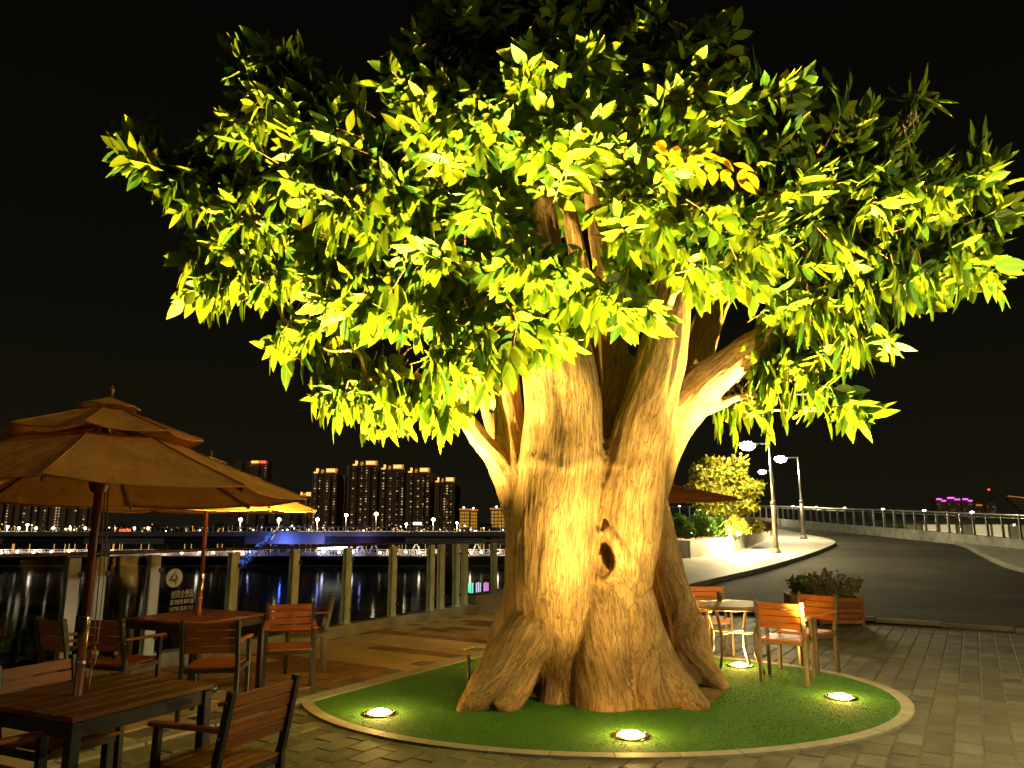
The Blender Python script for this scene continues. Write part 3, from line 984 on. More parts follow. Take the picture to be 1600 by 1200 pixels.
# ------------------------------------------------------------------ crown
# lobes read off the photograph: px, py, rx px, ry px, distance, half depth m, weight, uprightness
LOBES = [
 (222,232,55,45,7.9,.45,.75,.2),(300,290,75,60,8.0,.7,.9,-.1),(360,215,50,45,8.1,.6,.5,0),(425,112,85,45,8.2,.7,1.0,.25),(470,200,120,80,8.1,.9,1,-.1),
 (390,330,110,85,7.7,.9,1,-.3),(370,430,100,70,7.6,.8,1,-.4),(560,300,130,110,7.7,1.1,1,-.2),(570,440,130,90,7.4,1.0,1,-.4),
 (490,535,80,42,8.2,.7,.8,-.4),(585,625,105,52,7.1,.6,1.15,-.5),(690,630,62,40,6.9,.4,1.0,-.5),(735,575,85,45,6.9,.45,1.1,-.4),(690,480,90,70,7.2,.7,.7,-.4),
 (655,130,70,75,8.2,.9,.9,.2),(760,45,110,70,8.4,1.0,1,.3),(880,10,120,70,8.4,1.0,1,.3),(985,45,60,50,8.3,.9,.8,.3),
 (720,190,120,95,7.5,1.0,1,-.1),(850,120,120,85,7.5,1.0,1,0),(880,220,120,70,7.1,.8,.85,-.3),(780,330,75,50,7.3,.6,.45,-.3),(690,370,90,80,7.3,.8,.85,-.3),
 (830,425,110,48,7.0,.5,.75,-.4),(960,475,100,45,6.9,.5,.9,-.4),(800,520,80,40,6.7,.4,1.0,-.5),(860,545,45,24,6.7,.3,.8,-.5),(1000,350,85,70,7.1,.7,.7,-.3),
 (1090,85,75,45,8.0,.7,.75,.3),(1070,175,110,80,7.6,1.0,1,-.1),(1040,265,100,60,7.0,.8,.8,-.3),(1190,160,70,60,8.2,.8,.9,.1),(1190,260,110,80,7.5,1.0,1,-.2),
 (1300,170,48,45,8.5,.5,.42,.4),(1345,215,55,50,8.3,.6,.6,.1),(1428,165,32,32,8.3,.35,.6,.3),(1410,225,60,45,8.2,.6,.65,0),(1320,300,110,75,7.8,.9,1,-.1),
 (1130,370,110,80,7.1,.8,1,-.3),(1260,385,110,70,7.3,.9,1,-.3),(1410,330,100,65,7.8,.8,1,-.1),(1515,290,62,55,8.0,.6,.85,.1),(1545,350,42,42,7.9,.5,.8,0),
 (1535,240,26,30,8.1,.3,.5,.5),(1480,400,85,50,7.6,.6,1,-.3),(1370,440,100,60,7.4,.7,1,-.4),(1520,445,42,30,7.7,.4,.8,-.3),
 (1130,432,90,36,6.9,.5,1,-.4),(1275,480,95,46,7.1,.6,1,-.4),(1340,540,65,38,7.3,.5,1,-.4),(1240,585,85,45,7.6,.6,1,-.4),(1300,625,50,28,7.5,.4,.8,-.3),
 (1345,650,24,14,7.5,.2,.5,0),(1150,650,42,28,7.5,.3,.9,-.5),(1200,640,40,22,7.6,.3,.7,-.4),
 # far side of the crown
 (560,330,190,140,9.6,.8,.42,-.1),(850,230,220,150,9.9,.9,.42,0),(1180,320,220,140,9.7,.8,.42,-.1),(800,90,200,80,9.8,.9,.35,.2),(420,260,130,90,9.1,.6,.4,0),(1400,320,120,90,9.2,.6,.4,0),
]
def lobe_depth(lx, ly, Y, dY):
    if Y > 8.95: return Y, dY
    base = np.interp(ly, [40, 150, 250, 350, 450, 550, 650], [6.05, 6.05, 6.35, 6.85, 7.3, 7.68, 8.0])
    if lx == 1150 and ly == 650: return 8.5, dY
    side = abs(lx - 905) / 700
    if 730 < lx < 1180 and ly > 290: base = np.interp(ly, [290, 400, 500, 530], [6.45, 6.62, 6.95, 7.1])      # in front of the trunk
    Yn = .85 * (base + .35 * side ** 2) + .15 * Y
    return Yn, min(dY * .6, .48)
sp, sd, sg = [], [], []
for (lx, ly, rx, ry, Y, dY, wgt, upr) in LOBES:
    Y, dY = lobe_depth(lx, ly, Y, dY)
    n = max(5, int(rx * ry * .0076 * wgt * (1.0 + .35 * dY)))
    c = at(lx, ly, Y)
    k = 1 / pxm(c)
    for _ in range(n):
        d = RNG.normal(size=3); d /= np.linalg.norm(d)
        r = (.35 + .65 * RNG.random() ** .5) * .92
        if d[1] > .3 and RNG.random() < .35: d[1] = -d[1]
        p = np.array(c) + np.array([d[0] * rx * k, d[1] * dY, d[2] * ry * k]) * r
        rad = p - np.array([TREE_C.x, TREE_C.y, 3.6]); rad /= np.linalg.norm(rad) + 1e-6
        dirn = .75 * rad + .45 * d + RNG.normal(size=3) * .25 + np.array([0, -.15, upr * .6])
        sp.append(p); sd.append(dirn / np.linalg.norm(dirn)); sg.append(upr)
sp, sd, sg = np.array(sp), np.array(sd), np.array(sg)

# leaf template: across u (-1..1), along v (0..1)
TV = [0, .16, .38, .62, .82, 1.0]
TW = [.06, .62, 1.0, .88, .48, 0]
def leaf_template(fold=.3, droop=.25):
    vs, uvs = [], []
    for v, w in zip(TV, TW):
        z0 = -droop * v * v
        for u in (-1, 0, 1):
            vs.append((u * w, v, z0 + (fold * w * .5 if u else 0))); uvs.append((u * w, v))
    fs = []
    for i in range(len(TV) - 1):
        a, b = i * 3, i * 3 + 3
        fs += [(a, a+1, b+1, b), (a+1, a+2, b+2, b+1)]
    return np.array(vs), np.array(uvs), fs
LT, LUV, LF = leaf_template()

lp, ld, ln, ll, lw = [], [], [], [], []
tw = MB()
for p, d, g in zip(sp, sd, sg):
    n = RNG.integers(6, 10)
    L = .22 + RNG.random() * .16
    # the spray hangs: its axis bends down, its leaves lie in one tilted plane and fan out
    out = p - np.array([TREE_C.x, TREE_C.y, 3.2]); oh = np.array([out[0], out[1] - .8, 0]); oh /= np.linalg.norm(oh) + 1e-6
    ns = oh + np.array([0, 0, (.2 if g > .15 else -.40) + RNG.normal() * .42]) + RNG.normal(size=3) * .34
    ns /= np.linalg.norm(ns)
    ax = d * .8 + np.array([0, 0, -.35 + 1.0 * max(0, g)])
    ax -= ns * (ax @ ns) * .8; ax /= np.linalg.norm(ax) + 1e-6
    lat = np.cross(ns, ax); lat /= np.linalg.norm(lat) + 1e-6
    start = p - ax * L
    sz = .85 + RNG.random() * .35
    for i in range(n):
        u = (i + .5) / n
        q = start + ax * L * u + ns * RNG.normal() * .015
        sgn = 1 if i % 2 else -1
        th = (1.05 * (1 - u) + .30) * (1 if i < n - 1 else .1) + RNG.normal() * .15
        dd = ax * math.cos(th) + lat * sgn * math.sin(th) + np.array([0, 0, -.40 * (1 - max(0, g) * 2.2)]) + RNG.normal(size=3) * .10
        dd /= np.linalg.norm(dd)
        nn = ns + lat * sgn * .28 + RNG.normal(size=3) * .20
        nn -= dd * (nn @ dd); nn /= np.linalg.norm(nn) + 1e-6
        l = (.215 + .11 * RNG.random()) * sz * (q[1] / 7.6) ** 1.1
        lp.append(q); ld.append(dd); ln.append(nn)
        ll.append(l); lw.append(l * (.165 + .06 * RNG.random()))
    tw.tube([start - ax * .12, start + ax * L * .5, p], [.007, .005, .003], 4, cap=False)
NL0 = len(lp)
# the orange spray
oc = at(1125, 255, 6.45)
for k in range(20):
    u = k / 19
    q = at(1020 + 150 * u, 228 + 45 * u + 14 * math.sin(k * 2.3), 5.7 + .1 * math.sin(k))
    dd = np.array([.55 * math.cos(k * 1.9) + .25, -.3, -.65 + .3 * math.sin(k * 1.3)]); dd /= np.linalg.norm(dd)
    nn = np.array([.2 * math.sin(k), -.75, .55]); nn -= dd * (nn @ dd); nn /= np.linalg.norm(nn)
    lp.append(np.array(q)); ld.append(dd); ln.append(nn); ll.append(.19); lw.append(.045)
lp, ld, ln, ll, lw = map(np.array, (lp, ld, ln, ll, lw))
is_or = np.arange(len(lp)) >= NL0
# nothing hangs in front of the orange spray
_px, _py, _fw = project(lp + ld * (ll * .5)[:, None])
_hide = (((_px - 1095) / 95) ** 2 + ((_py - 256) / 40) ** 2 < 1) & (_fw < 5.9) & ~is_or
lp, ld, ln, ll, lw, is_or = (v[~_hide] for v in (lp, ld, ln, ll, lw, is_or))

# choose the 300 leaves that show largest
mid = lp + ld * (ll * .5)[:, None]
px, py, fw = project(mid)
view = mid - np.array([0, 0, EYE]); view /= np.linalg.norm(view, axis=1)[:, None]
area = np.abs((ln * view).sum(1)) * ll * lw / fw ** 2
cell = {}
for i in range(len(lp)):
    if not (4 < px[i] < 1596 and 4 < py[i] < 1196): continue
    kx = (int(px[i] // 9), int(py[i] // 9))
    if kx not in cell or fw[i] < fw[cell[kx]]: cell[kx] = i
front = np.array(sorted(cell.values()))
front = front[~is_or[front]]
order = front[np.argsort(-area[front])]
single = np.zeros(len(lp), bool); single[order[:300 - int(is_or.sum())]] = True; single[is_or] = True

def leaf_verts(P, D, N_, L, W, T=LT):
    S_ = np.cross(D, N_)
    return (P[:, None, :] + S_[:, None, :] * (T[None, :, 0] * W[:, None])[:, :, None]
            + D[:, None, :] * (T[None, :, 1] * L[:, None])[:, :, None]
            + N_[:, None, :] * (T[None, :, 2] * (W * 1.0)[:, None] + 0)[:, :, None])
def leaf_mass(name, P, D, N_, L, W, mat, parent=None, origin=(0, 0, 0), **kw):
    k = len(LT); n = len(P)
    Vv = leaf_verts(P, D, N_, L, W) - np.array(origin)
    Fq = (np.array(LF)[None] + (np.arange(n) * k)[:, None, None]).reshape(-1, 4)
    me = bpy.data.meshes.new(name)
    me.vertices.add(n * k); me.vertices.foreach_set('co', Vv.ravel())
    me.loops.add(Fq.size); me.loops.foreach_set('vertex_index', Fq.ravel().astype(np.int32))
    me.polygons.add(len(Fq)); me.polygons.foreach_set('loop_start', (np.arange(len(Fq)) * 4).astype(np.int32))
    me.polygons.foreach_set('use_smooth', np.ones(len(Fq), bool))
    a = me.attributes.new('rnd', 'FLOAT', 'POINT'); a.data.foreach_set('value', np.repeat(RNG.random(n), k).astype(np.float32))
    a = me.attributes.new('luv', 'FLOAT_VECTOR', 'POINT')
    a.data.foreach_set('vector', np.tile(np.c_[LUV, np.zeros(k)], (n, 1)).ravel())
    me.materials.append(mat); me.update(); me.validate()
    return link(name, me, parent, **kw)

rest = ~single
leaf_mass('foliage', lp[rest], ld[rest], ln[rest], ll[rest], lw[rest], M['leaf'], tree, TREE_C, kind='stuff')
# single leaves share a few blades
def blade(name, fold, droop, mat):
    T, U, Fq = leaf_template(fold, droop)
    me = bpy.data.meshes.new(name)
    T2 = T.copy(); me.from_pydata([tuple(v) for v in T2], [], Fq)
    a = me.attributes.new('luv', 'FLOAT_VECTOR', 'POINT'); a.data.foreach_set('vector', np.c_[U, np.zeros(len(U))].ravel())
    me.polygons.foreach_set('use_smooth', np.ones(len(me.polygons), bool))
    me.materials.append(mat); me.update()
    return me
blades = [blade('leaf', f, d, M['leaf']) for f, d in ((.3,.25),(.2,.5),(.45,.1),(.3,.7))]
oblade = blade('orange_leaf', .3, .4, M['leaf_orange'])
for i in np.where(single)[0]:
    o = link('leaf', oblade if is_or[i] else blades[int(i) % 4], tree)
    if is_or[i]: o['label'] = 'orange autumn-coloured leaf'
    s = np.cross(ld[i], ln[i])
    mw = Matrix(((s[0]*lw[i], ld[i][0]*ll[i], ln[i][0]*lw[i], lp[i][0]-TREE_C.x),
                 (s[1]*lw[i], ld[i][1]*ll[i], ln[i][1]*lw[i], lp[i][1]-TREE_C.y),
                 (s[2]*lw[i], ld[i][2]*ll[i], ln[i][2]*lw[i], lp[i][2]-TREE_C.z), (0,0,0,1)))
    o.matrix_basis = mw
tw.v = [(v[0]-TREE_C.x, v[1]-TREE_C.y, v[2]-TREE_C.z) for v in tw.v]
tmsh = tw.mesh('twig', M['bark']); tag_grain(tmsh)
link('twig', tmsh, tree, kind='stuff')

# boughs: each lobe is reached from the nearest limb or earlier bough, so they fork
pool = S_[(S_[:, 2] > 2.1) & (S_[:, 3] > .03)][:, [0, 1, 2, 3]]
todo = []
for (lx, ly, rx, ry, Y, dY, wgt, upr) in LOBES:
    Y, dY = lobe_depth(lx, ly, Y, dY)
    todo.append(np.array(at(lx, ly, Y)))
todo.sort(key=lambda c: np.linalg.norm(pool[:, :3] - c, axis=1).min())
for c in todo:
    dd = np.linalg.norm(pool[:, :3] - c, axis=1) + np.maximum(0, pool[:, 2] - c[2] + .1) * 1.5
    j = int(np.argmin(dd)); a = pool[j, :3]; L0 = np.linalg.norm(c - a)
    r0 = min(.045, max(.016, pool[j, 3] * .7))
    m1 = a + (c - a) * .33 + np.array([0, 0, .10 * L0]) + RNG.normal(size=3) * .09 * L0
    m2 = a + (c - a) * .68 + np.array([0, 0, .05 * L0]) + RNG.normal(size=3) * .08 * L0
    pts = catmull([a, m1, m2, c], 5); rr_ = np.linspace(r0, .011, len(pts))
    mb = MB(); mb.tube([Vector(p) - TREE_C for p in pts], list(rr_), 9)
    pool = np.r_[pool, np.c_[np.array(pts)[3:], rr_[3:]]]
    near = np.argsort(np.linalg.norm(sp - c, axis=1))[:12]
    for q in near[::2]:
        t = .35 + .65 * RNG.random(); b0 = np.array(pts[int(t * (len(pts) - 1))])
        e = sp[q] - sd[q] * .3
        mm = (b0 + e) / 2 + RNG.normal(size=3) * .05
        mb.tube([Vector(b0) - TREE_C, Vector(mm) - TREE_C, Vector(e) - TREE_C], [.010, .008, .005], 5, cap=False)
    me = mb.mesh('bough', M['bark']); tag_grain(me)
    link('bough', me, tree)

# ------------------------------------------------------------------ uplights sunk into the turf
def uplight(px, py, label, watts, aim, cone):
    p = gp(px, py)
    t = thing('ground_light', label, 'ground light', (p.x, p.y, .010), 0, 'lights sunk into the turf round the tree')
    MB().lathe([(.105, .0), (.155, .0), (.157, .006), (.142, .012), (.118, .013), (.108, .006)], n=28).build('trim_ring', M['brass'], t)
    MB().lathe([(.112, .004), (.108, .013), (.088, .020), (.086, .012)], n=28).build('lens_edge', M['lens_edge'], t)
    MB().lathe([(.090, .008), (.085, .022), (.05, .034), (0.0, .038)], n=24).build('lens', M['bulb_warm'], t)
    for k in range(4):
        a = k * PI / 2 + .4
        MB().lathe([(.007, .010), (.007, .016), (0, .017)], c=(.134 * math.cos(a), .134 * math.sin(a), 0), n=8).build('screw', M['bolt'], t)
    lamp('beam', t, 'SPOT', watts, LAMP_WARM, (0, 0, .07), .06, aim, cone)
    lamp('spill', t, 'POINT', 34, (1, .60, .14), (0, 0, .075), .05)
    return t
pA = uplight(593, 1117, 'glowing round ground light left of the trunk on the turf', UP_A, (-.10, -.02, 1), math.radians(88))
tB = uplight(986, 1152, 'glowing round ground light at the front of the turf nearest the camera', UP_B, (-.06, .06, 1), math.radians(94))
lamp('wash', tB, 'SPOT', UP_B_WASH, LAMP_WARM, (0, 0, .07), .06, (-.06, .22, 1), math.radians(128))
lamp('high_beam', tB, 'SPOT', UP_B_HIGH, LAMP_WARM, (0, 0, .07), .06, (-.03, -.10, 1), math.radians(56))
pC = uplight(1314, 1092, 'glowing round ground light at the right end of the turf beside the chair', UP_C, (.13, -.03, 1), math.radians(88))
pD = uplight(1156, 1042, 'glowing round ground light under the round table behind the roots', UP_D, (-.14, -.16, 1), math.radians(90))
pE = uplight(842, 1036, 'added unseen ground light behind the trunk, lighting the inner crown', UP_BACK, (.02, -.02, 1), math.radians(104))  # added lamp, unseen from the camera, to brighten the inside of the crown

# ================================================================== furniture
def make_chair(label, fm, wm, group):
    t = thing('chair', label, 'chair', group=group)
    W, D, SH, BH = .50, .48, .44, .84
    for s in (-1, 1):
        x = s * (W / 2 - .018)
        # back post: upright to the seat, then raked
        MB().bar((x, -D/2 + .02, 0), (x, -D/2 + .03, SH + .02), .034, .045).bar((x, -D/2 + .03, SH - .01), (x, -D/2 - .055, BH), .034, .042).build('leg', fm, t)
        MB().bar((x, D/2 - .03, 0), (x, D/2 - .05, .635), .034, .04).build('leg', fm, t)
        # arm
        MB().bar((x, -D/2 - .01, .655), (x, D/2 + .01, .64), .05, .022, .006).build('armrest', wm if fm is not M['metal_dark'] else wm, t)
        MB().bar((x, -D/2 + .05, SH - .035), (x, D/2 - .055, SH - .035), .025, .04).build('side_rail', fm, t)
        for z in (.62, .79):
            yb = -D/2 + .03 - .085 * (z - SH) / (BH - SH)
            MB().lathe([(.008, 0), (.008, .006), (0, .007)], n=8).build('bolt', M['bolt'], t).matrix_basis = Matrix.Translation((x + s * .017, yb, z)) @ Matrix.Rotation(s * PI / 2, 4, 'Y')
    for y in (-D/2 + .035, D/2 - .05):
        MB().bar((-W/2 + .036, y, SH - .035), (W/2 - .036, y, SH - .035), .025, .036).build('cross_rail', fm, t)
    for k in range(6):
        y = -D/2 + .055 + k * .076
        MB().bbox((0, y, SH - .005), (W - .075, .07, .02), .004).build('seat_slat', wm, t)
    for k in range(4):
        z = .585 + k * .068
        yb = -D/2 + .03 - .085 * (z - SH) / (BH - SH) + .004
        Mx = Matrix.Rotation(.21, 3, 'X')
        MB().bbox((0, yb, z), (W - .074, .018, .062), .004, m=Mx).build('back_slat', wm, t)
    return t

def chair_at(proto, first, label, x, y, f, z=0):
    f = Vector((f[0], f[1])).normalized()
    rz = math.atan2(-f.x, f.y)
    if first:
        proto.location = (x, y, z); proto.rotation_euler = (0, 0, rz); proto['label'] = label
        return proto
    return dup(proto, label, (x, y, z), rz)

GL, GR = 'wooden armchairs at the riverside tables', 'orange wooden armchairs round the small table'
# near left table
t1 = Vector((-2.29, 4.33, 0)); a1 = Vector((.42, .9, 0)).normalized(); b1 = Vector((.9, -.42, 0)).normalized()
pz = .004
cd = make_chair('x', M['metal_dark'], M['wood'], GL)
chair_at(cd, True, 'dark framed armchair nearest the camera with its lit slatted back beside the front table', -1.545, 4.19, (-.9, .42), pz)
chair_at(cd, False, 'armchair whose back peeks over the far left side of the front table', -2.62, 4.60, (.9, -.42), pz)
chair_at(cd, False, 'armchair tucked under the near side of the front table at the bottom left corner', -2.60, 3.82, (.42, .9), pz)
# second left table
chair_at(cd, False, 'pale armchair at the far left standing just left of the front parasol pole', -3.92, 7.05, (.55, .85), pz)
chair_at(cd, False, 'armchair right of the front parasol pole with its dark back turned to the camera', -3.55, 7.08, (.28, .95), pz)
chair_at(cd, False, 'armchair with its back to the camera at the front of the second table', -2.64, 6.95, (-.12, 1), pz)
chair_at(cd, False, 'armchair facing the camera right of the second table, its orange back lit', -2.26, 7.88, (.30, -.95), pz)
chair_at(cd, False, 'dark armchair standing behind the orange lit armchair by the glass fence', -2.42, 9.05, (-.95, -.3), pz)

def rect_table(label, loc, rz, w, l, group):
    t = thing('table', label, 'table', loc, rz, group)
    n = 6
    for k in range(n):
        x = -w/2 + w / n * (k + .5)
        MB().bbox((x, 0, .728), (w / n - .005, l, .026), .004).build('table_slat', M['wood_dark'], t, ).matrix_basis = Matrix.Identity(4)
    for sx in (-1, 1):
        for sy in (-1, 1):
            MB().bbox((sx * (w/2 - .035), sy * (l/2 - .035), .355), (.055, .055, .71), .004).build('leg', M['metal_dark'], t)
    for s in (-1, 1):
        MB().bbox((s * (w/2 - .035), 0, .675), (.03, l - .126, .075), .003).build('apron', M['metal_dark'], t)
        MB().bbox((0, s * (l/2 - .035), .675), (w - .126, .03, .075), .003).build('apron', M['metal_dark'], t)
    return t
rz1 = math.atan2(-a1.x, a1.y)
rect_table('square wooden table nearest the camera with the front parasol pole through it', (t1.x, t1.y, pz), rz1, .84, .87, 'square tables under the parasols')
rect_table('square wooden table further back under the second parasol beside the glass fence', (-3.2, 7.86, pz), rz1, .95, .95, 'square tables under the parasols')

def parasol(label, loc, rim_z, R, tilt, rot, canopy, group, table_z=.745, cord=True):
    t = thing('parasol', label, 'parasol', loc, 0, group)
    n = 8
    pz_ = .742
    # pole with a brass sleeve
    MB().tube([(0,0,0), (0,0,1.0)], .024, 14).build('pole', M['pole'], t)
    MB().tube([(0,0,1.14), (0,0,rim_z + .42)], .022, 14).build('pole', M['pole'], t)
    MB().lathe([(.025, .985), (.0275, .99), (.0275, 1.15), (.025, 1.155)], n=18).build('sleeve', M['brass'], t)
    MB().lathe([(.026, .90), (.0275, .905), (.0275, .915), (.026, .92)], n=18).build('band', M['steel'], t)
    MB().lathe([(.13, 0), (.23, .0), (.23, .05), (.05, .07), (.035, .22), (.025, .23)], n=24).build('foot', M['metal_dark'], t)
    Mt = Matrix.Rotation(tilt, 4, 'X') @ Matrix.Rotation(0, 4, 'Y')
    Mt = Matrix.Translation((0, 0, rim_z)) @ Mt @ Matrix.Translation((0, 0, -rim_z))
    def tier(name, r0, z0, r1, z1, sag, mat):
        for k in range(n):
            a0, a1_ = rot + 2*PI*k/n, rot + 2*PI*(k+1)/n
            nu, nv = 5, 6
            vs, fs = [], []
            for i in range(nv):
                v = i / (nv - 1)
                r = r0 + (r1 - r0) * v
                z = z0 + (z1 - z0) * (v ** .92)
                A = Vector((r*math.cos(a0), r*math.sin(a0), z)); B = Vector((r*math.cos(a1_), r*math.sin(a1_), z))
                for j in range(nu):
                    u = j / (nu - 1)
                    p = A.lerp(B, u)
                    bow = 4 * u * (1 - u)
                    p.z -= bow * sag * (.3 + .7 * v)
                    p -= Vector((p.x, p.y, 0)) * (.035 * bow * v * v)
                    vs.append(Mt @ p)
            for i in range(nv - 1):
                for j in range(nu - 1):
                    fs.append((i*nu+j, i*nu+j+1, (i+1)*nu+j+1, (i+1)*nu+j))
            mb = MB(); mb.add(vs, fs, True)
            # stitched hem
            hem = [vs[(nv-1)*nu + j] for j in range(nu)]
            mb.tube([h + Vector((0, 0, -.004)) for h in hem], .005, 5)
            seam = [vs[i*nu] + Vector((0, 0, .003)) for i in range(nv)]
            mb.tube(seam, .004, 5)
            mb.build(name, mat, t)
    tier('canopy_panel', .40, rim_z + .30, R, rim_z, .02, canopy)
    tier('upper_panel', .13, rim_z + .475, .525, rim_z + .33, .018, canopy)
    tier('cap_panel', .01, rim_z + .555, .165, rim_z + .494, -.014, canopy)
    mb = MB(); mb.lathe([(.012, rim_z + .55), (.014, rim_z + .585), (.02, rim_z + .60), (.012, rim_z + .62), (0, rim_z + .635)], n=12)
    mb.v = [tuple(Mt @ Vector(v)) for v in mb.v]
    mb.build('finial', M['pole'], t)
    hub = Vector((0, 0, rim_z + .09)); top = Vector((0, 0, rim_z + .40))
    MB().lathe([(.022, rim_z + .0), (.045, rim_z + .02), (.055, rim_z + .06), (.055, rim_z + .10), (.03, rim_z + .13)], n=16).build('hub', M['pole'], t)
    for k in range(n):
        a = rot + 2*PI*k/n; d = Vector((math.cos(a), math.sin(a), 0))
        rib = [Mt @ (top + d * .03), Mt @ (d * (R * .55) + Vector((0, 0, rim_z + .185))), Mt @ (d * (R - .01) + Vector((0, 0, rim_z - .022)))]
        MB().bar(rib[0], rib[1], .014, .022).bar(rib[1], rib[2], .013, .02).build('rib', M['pole'], t)
        MB().bar(Vector(hub) + d * .05, Mt @ (d * (R * .52) + Vector((0, 0, rim_z + .17))), .013, .02).build('strut', M['pole'], t)
    if cord:
        for dx in (.035, .062):
            MB().tube([(dx * .6, .03, rim_z + .06), (dx, .035, 1.4), (dx * .8 + .012, .035, 1.0)], .0035, 6).build('cord', M['rope'], t)
        lp_ = [(.045, .035, 1.0), (.060, .035, .96), (.062, .035, .91), (.045, .035, .87), (.034, .035, .91), (.036, .035, .96), (.045, .035, 1.0)]
        MB().tube([Vector(p) for p in lp_], .0035, 6).build('cord', M['rope'], t)
        MB().tube([(.045, .035, .87), (.040, .035, .80), (.038, .035, .758)], .004, 6).build('cord', M['rope'], t)
    return t
GP = 'brown tiered parasols'
parasol('brown three-tiered parasol in front at the left, shading the nearest table', (-2.35, 4.24, pz), 1.82, 1.14, math.radians(-2.2), math.radians(18), M['canopy'], GP)
parasol('brown parasol partly hidden behind the front parasol, over the second table', (-3.2, 7.86, pz), 1.80, 1.12, 0, math.radians(8), M['canopy'], GP, cord=False)
q = at(1012, 765, 15.2)
parasol('brown parasol whose corner shows right of the trunk before the white planter', (q.x, q.y, hgt(q.x, q.y)), 2.0, 1.95, 0, math.radians(2), M['canopy_lit'], GP, cord=False)

# round table on the turf and its chairs
cb = make_chair('x', M['metal_bronze'], M['wood_orange_lit'], GR)
chair_at(cb, True, 'orange armchair in front at the right with its slatted back towards the camera', 2.96, 8.37, (.50, .86), .018)
chair_at(cb, False, 'orange armchair at the right side of the round table with a shadow across its back', 3.42, 8.98, (-.72, -.55), .004)
chair_at(cb, False, 'armchair left of the round table half hidden by the right root of the trunk', 2.06, 9.20, (.92, .1), .018)
chair_at(cb, False, 'armchair behind the round table with its back low above the table edge', 2.62, 10.15, (-.1, -1), .004)

tp = at(1150, 955, 8.78); tr = .43
rt = thing('round_table', 'small round slatted table on the turf right of the trunk', 'table', (tp.x, 8.95, .018), .3)
nsl = 9
for k in range(nsl):
    y0, y1 = -tr + 2*tr*k/nsl + .003, -tr + 2*tr*(k+1)/nsl - .003
    ys = np.linspace(y0, y1, 4)
    up = [(math.sqrt(max(0, tr*tr - y*y)), y) for y in ys]
    poly = [(x, y) for x, y in up] + [(-x, y) for x, y in reversed(up)]
    MB().prism(poly, .712, .736).build('table_slat', M['wood_pale'], rt)
_m = MB()
ringp = [(.405*math.cos(a), .405*math.sin(a), .698) for a in np.linspace(0, 2*PI, 29)]
_m.tube(ringp, .012, 6); _m.build('rim', M['metal_bronze'], rt)
for k in range(4):
    a = k * PI/2 + .5; d = Vector((math.cos(a), math.sin(a), 0))
    MB().tube([d*.36+Vector((0,0,.70)), d*.335+Vector((0,0,.62)), d*.26+Vector((0,0,.40)), d*.27+Vector((0,0,.2)), d*.36+Vector((0,0,0))], .017, 8).build('leg', M['metal_bronze'], rt)
    MB().bar(d*.0, d*.26, .018, .02).build('stretcher', M['metal_bronze'], rt).location = (0, 0, .42)
# a cup and papers left on the round table
_m = MB().lathe([(.026, 0), (.033, .10), (.030, .10), (.024, .006), (0, .006)], n=18)
o = _m.build('cup', M['metal_dark']); o.location = (tp.x - .08, 9.16, .756)
o['label'] = 'small dark cup standing on the round table'; o['category'] = 'cup'

# steel post standing in the turf left of the trunk
_p = gp(728, 1098)
t = thing('bollard', 'thin metal post standing in the turf just left of the front root', 'bollard', (_p.x, _p.y + .35, .01))
MB().lathe([(.05, 0), (.05, .008), (.02, .012)], n=16).build('base_plate', M['metal_dark'], t)
MB().tube([(0, 0, .01), (0, 0, .36)], .018, 12).build('post', M['metal_bronze'], t)

# ================================================================== glass fence along the river
fence = thing('glass_fence', 'glass riverside fence with grey posts and a dark handrail', 'fence', ST(6, T_FENCE, 0), -ANG)
F0 = 1.03
def s_at(px):
    lo, hi = 0.5, 40.0
    for _ in range(50):
        m = (lo + hi) / 2
        if project([ST(m, T_FENCE, .5)])[0][0] < px: lo = m
        else: hi = m
    return lo
_s0 = s_at(233)
S_POST = [_s0 - 4.2, _s0 - 3.15, _s0 - 2.0, _s0 - .95, s_at(146)] + [s_at(q) for q in (233, 360, 457, 541, 613, 673, 689, 713, 726, 772)] + [s_at(800)]
S_POST = sorted(S_POST)
def floc(s): return s - 6.0
ZB, ZT = .16, 1.37
for s in S_POST:
    y = floc(s)
    MB().bbox((-.032, y, (ZB + ZT - .07) / 2), (.022, .15, ZT - .07 - ZB), .003).bbox((.024, y, (ZB + ZT - .07) / 2), (.022, .13, ZT - .07 - ZB), .003) \
        .bbox((0, y, .70), (.040, .05, .06), .003).bbox((0, y, 1.2), (.040, .05, .06), .003).build('post', M['post'], fence)
    MB().bbox((0, y, ZB + .006), (.14, .17, .012), .003).build('base_plate', M['post'], fence)
    for z in (.36, 1.12):
        MB().bbox((.052, y + .062, z), (.03, .05, .05), .006).bbox((.070, y + .062, z), (.006, .02, .02), .002).build('glass_clamp', M['metal_dark'], fence)
prev = None
panes = []
for a, b in zip(S_POST[:-1], S_POST[1:]):
    if b - a < .35: continue
    y0, y1 = floc(a) + .065, floc(b) - .065
    o = MB().box((.052, (y0 + y1) / 2, .755), (.010, y1 - y0, 1.09)).build('glass_panel', M['glass'], fence)
    panes.append((o, y0, y1))
MB().bbox((0, floc(8.3), ZT - .03), (.085, 14.2, .042), .012).build('handrail', M['rail_dark'], fence)

# print on the second pane: round emblem and lettering, facing the path
def text_mesh(body, size, mat, name):
    cu = bpy.data.curves.new(name, 'FONT'); cu.body = body; cu.size = size; cu.align_x = 'LEFT'
    o = bpy.data.objects.new('tmp', cu); C.objects.link(o)
    dg = bpy.context.evaluated_depsgraph_get(); dg.update()
    me = bpy.data.meshes.new_from_object(o.evaluated_get(dg)); bpy.data.objects.remove(o)
    me.materials.clear(); me.materials.append(mat); me.name = name
    return me
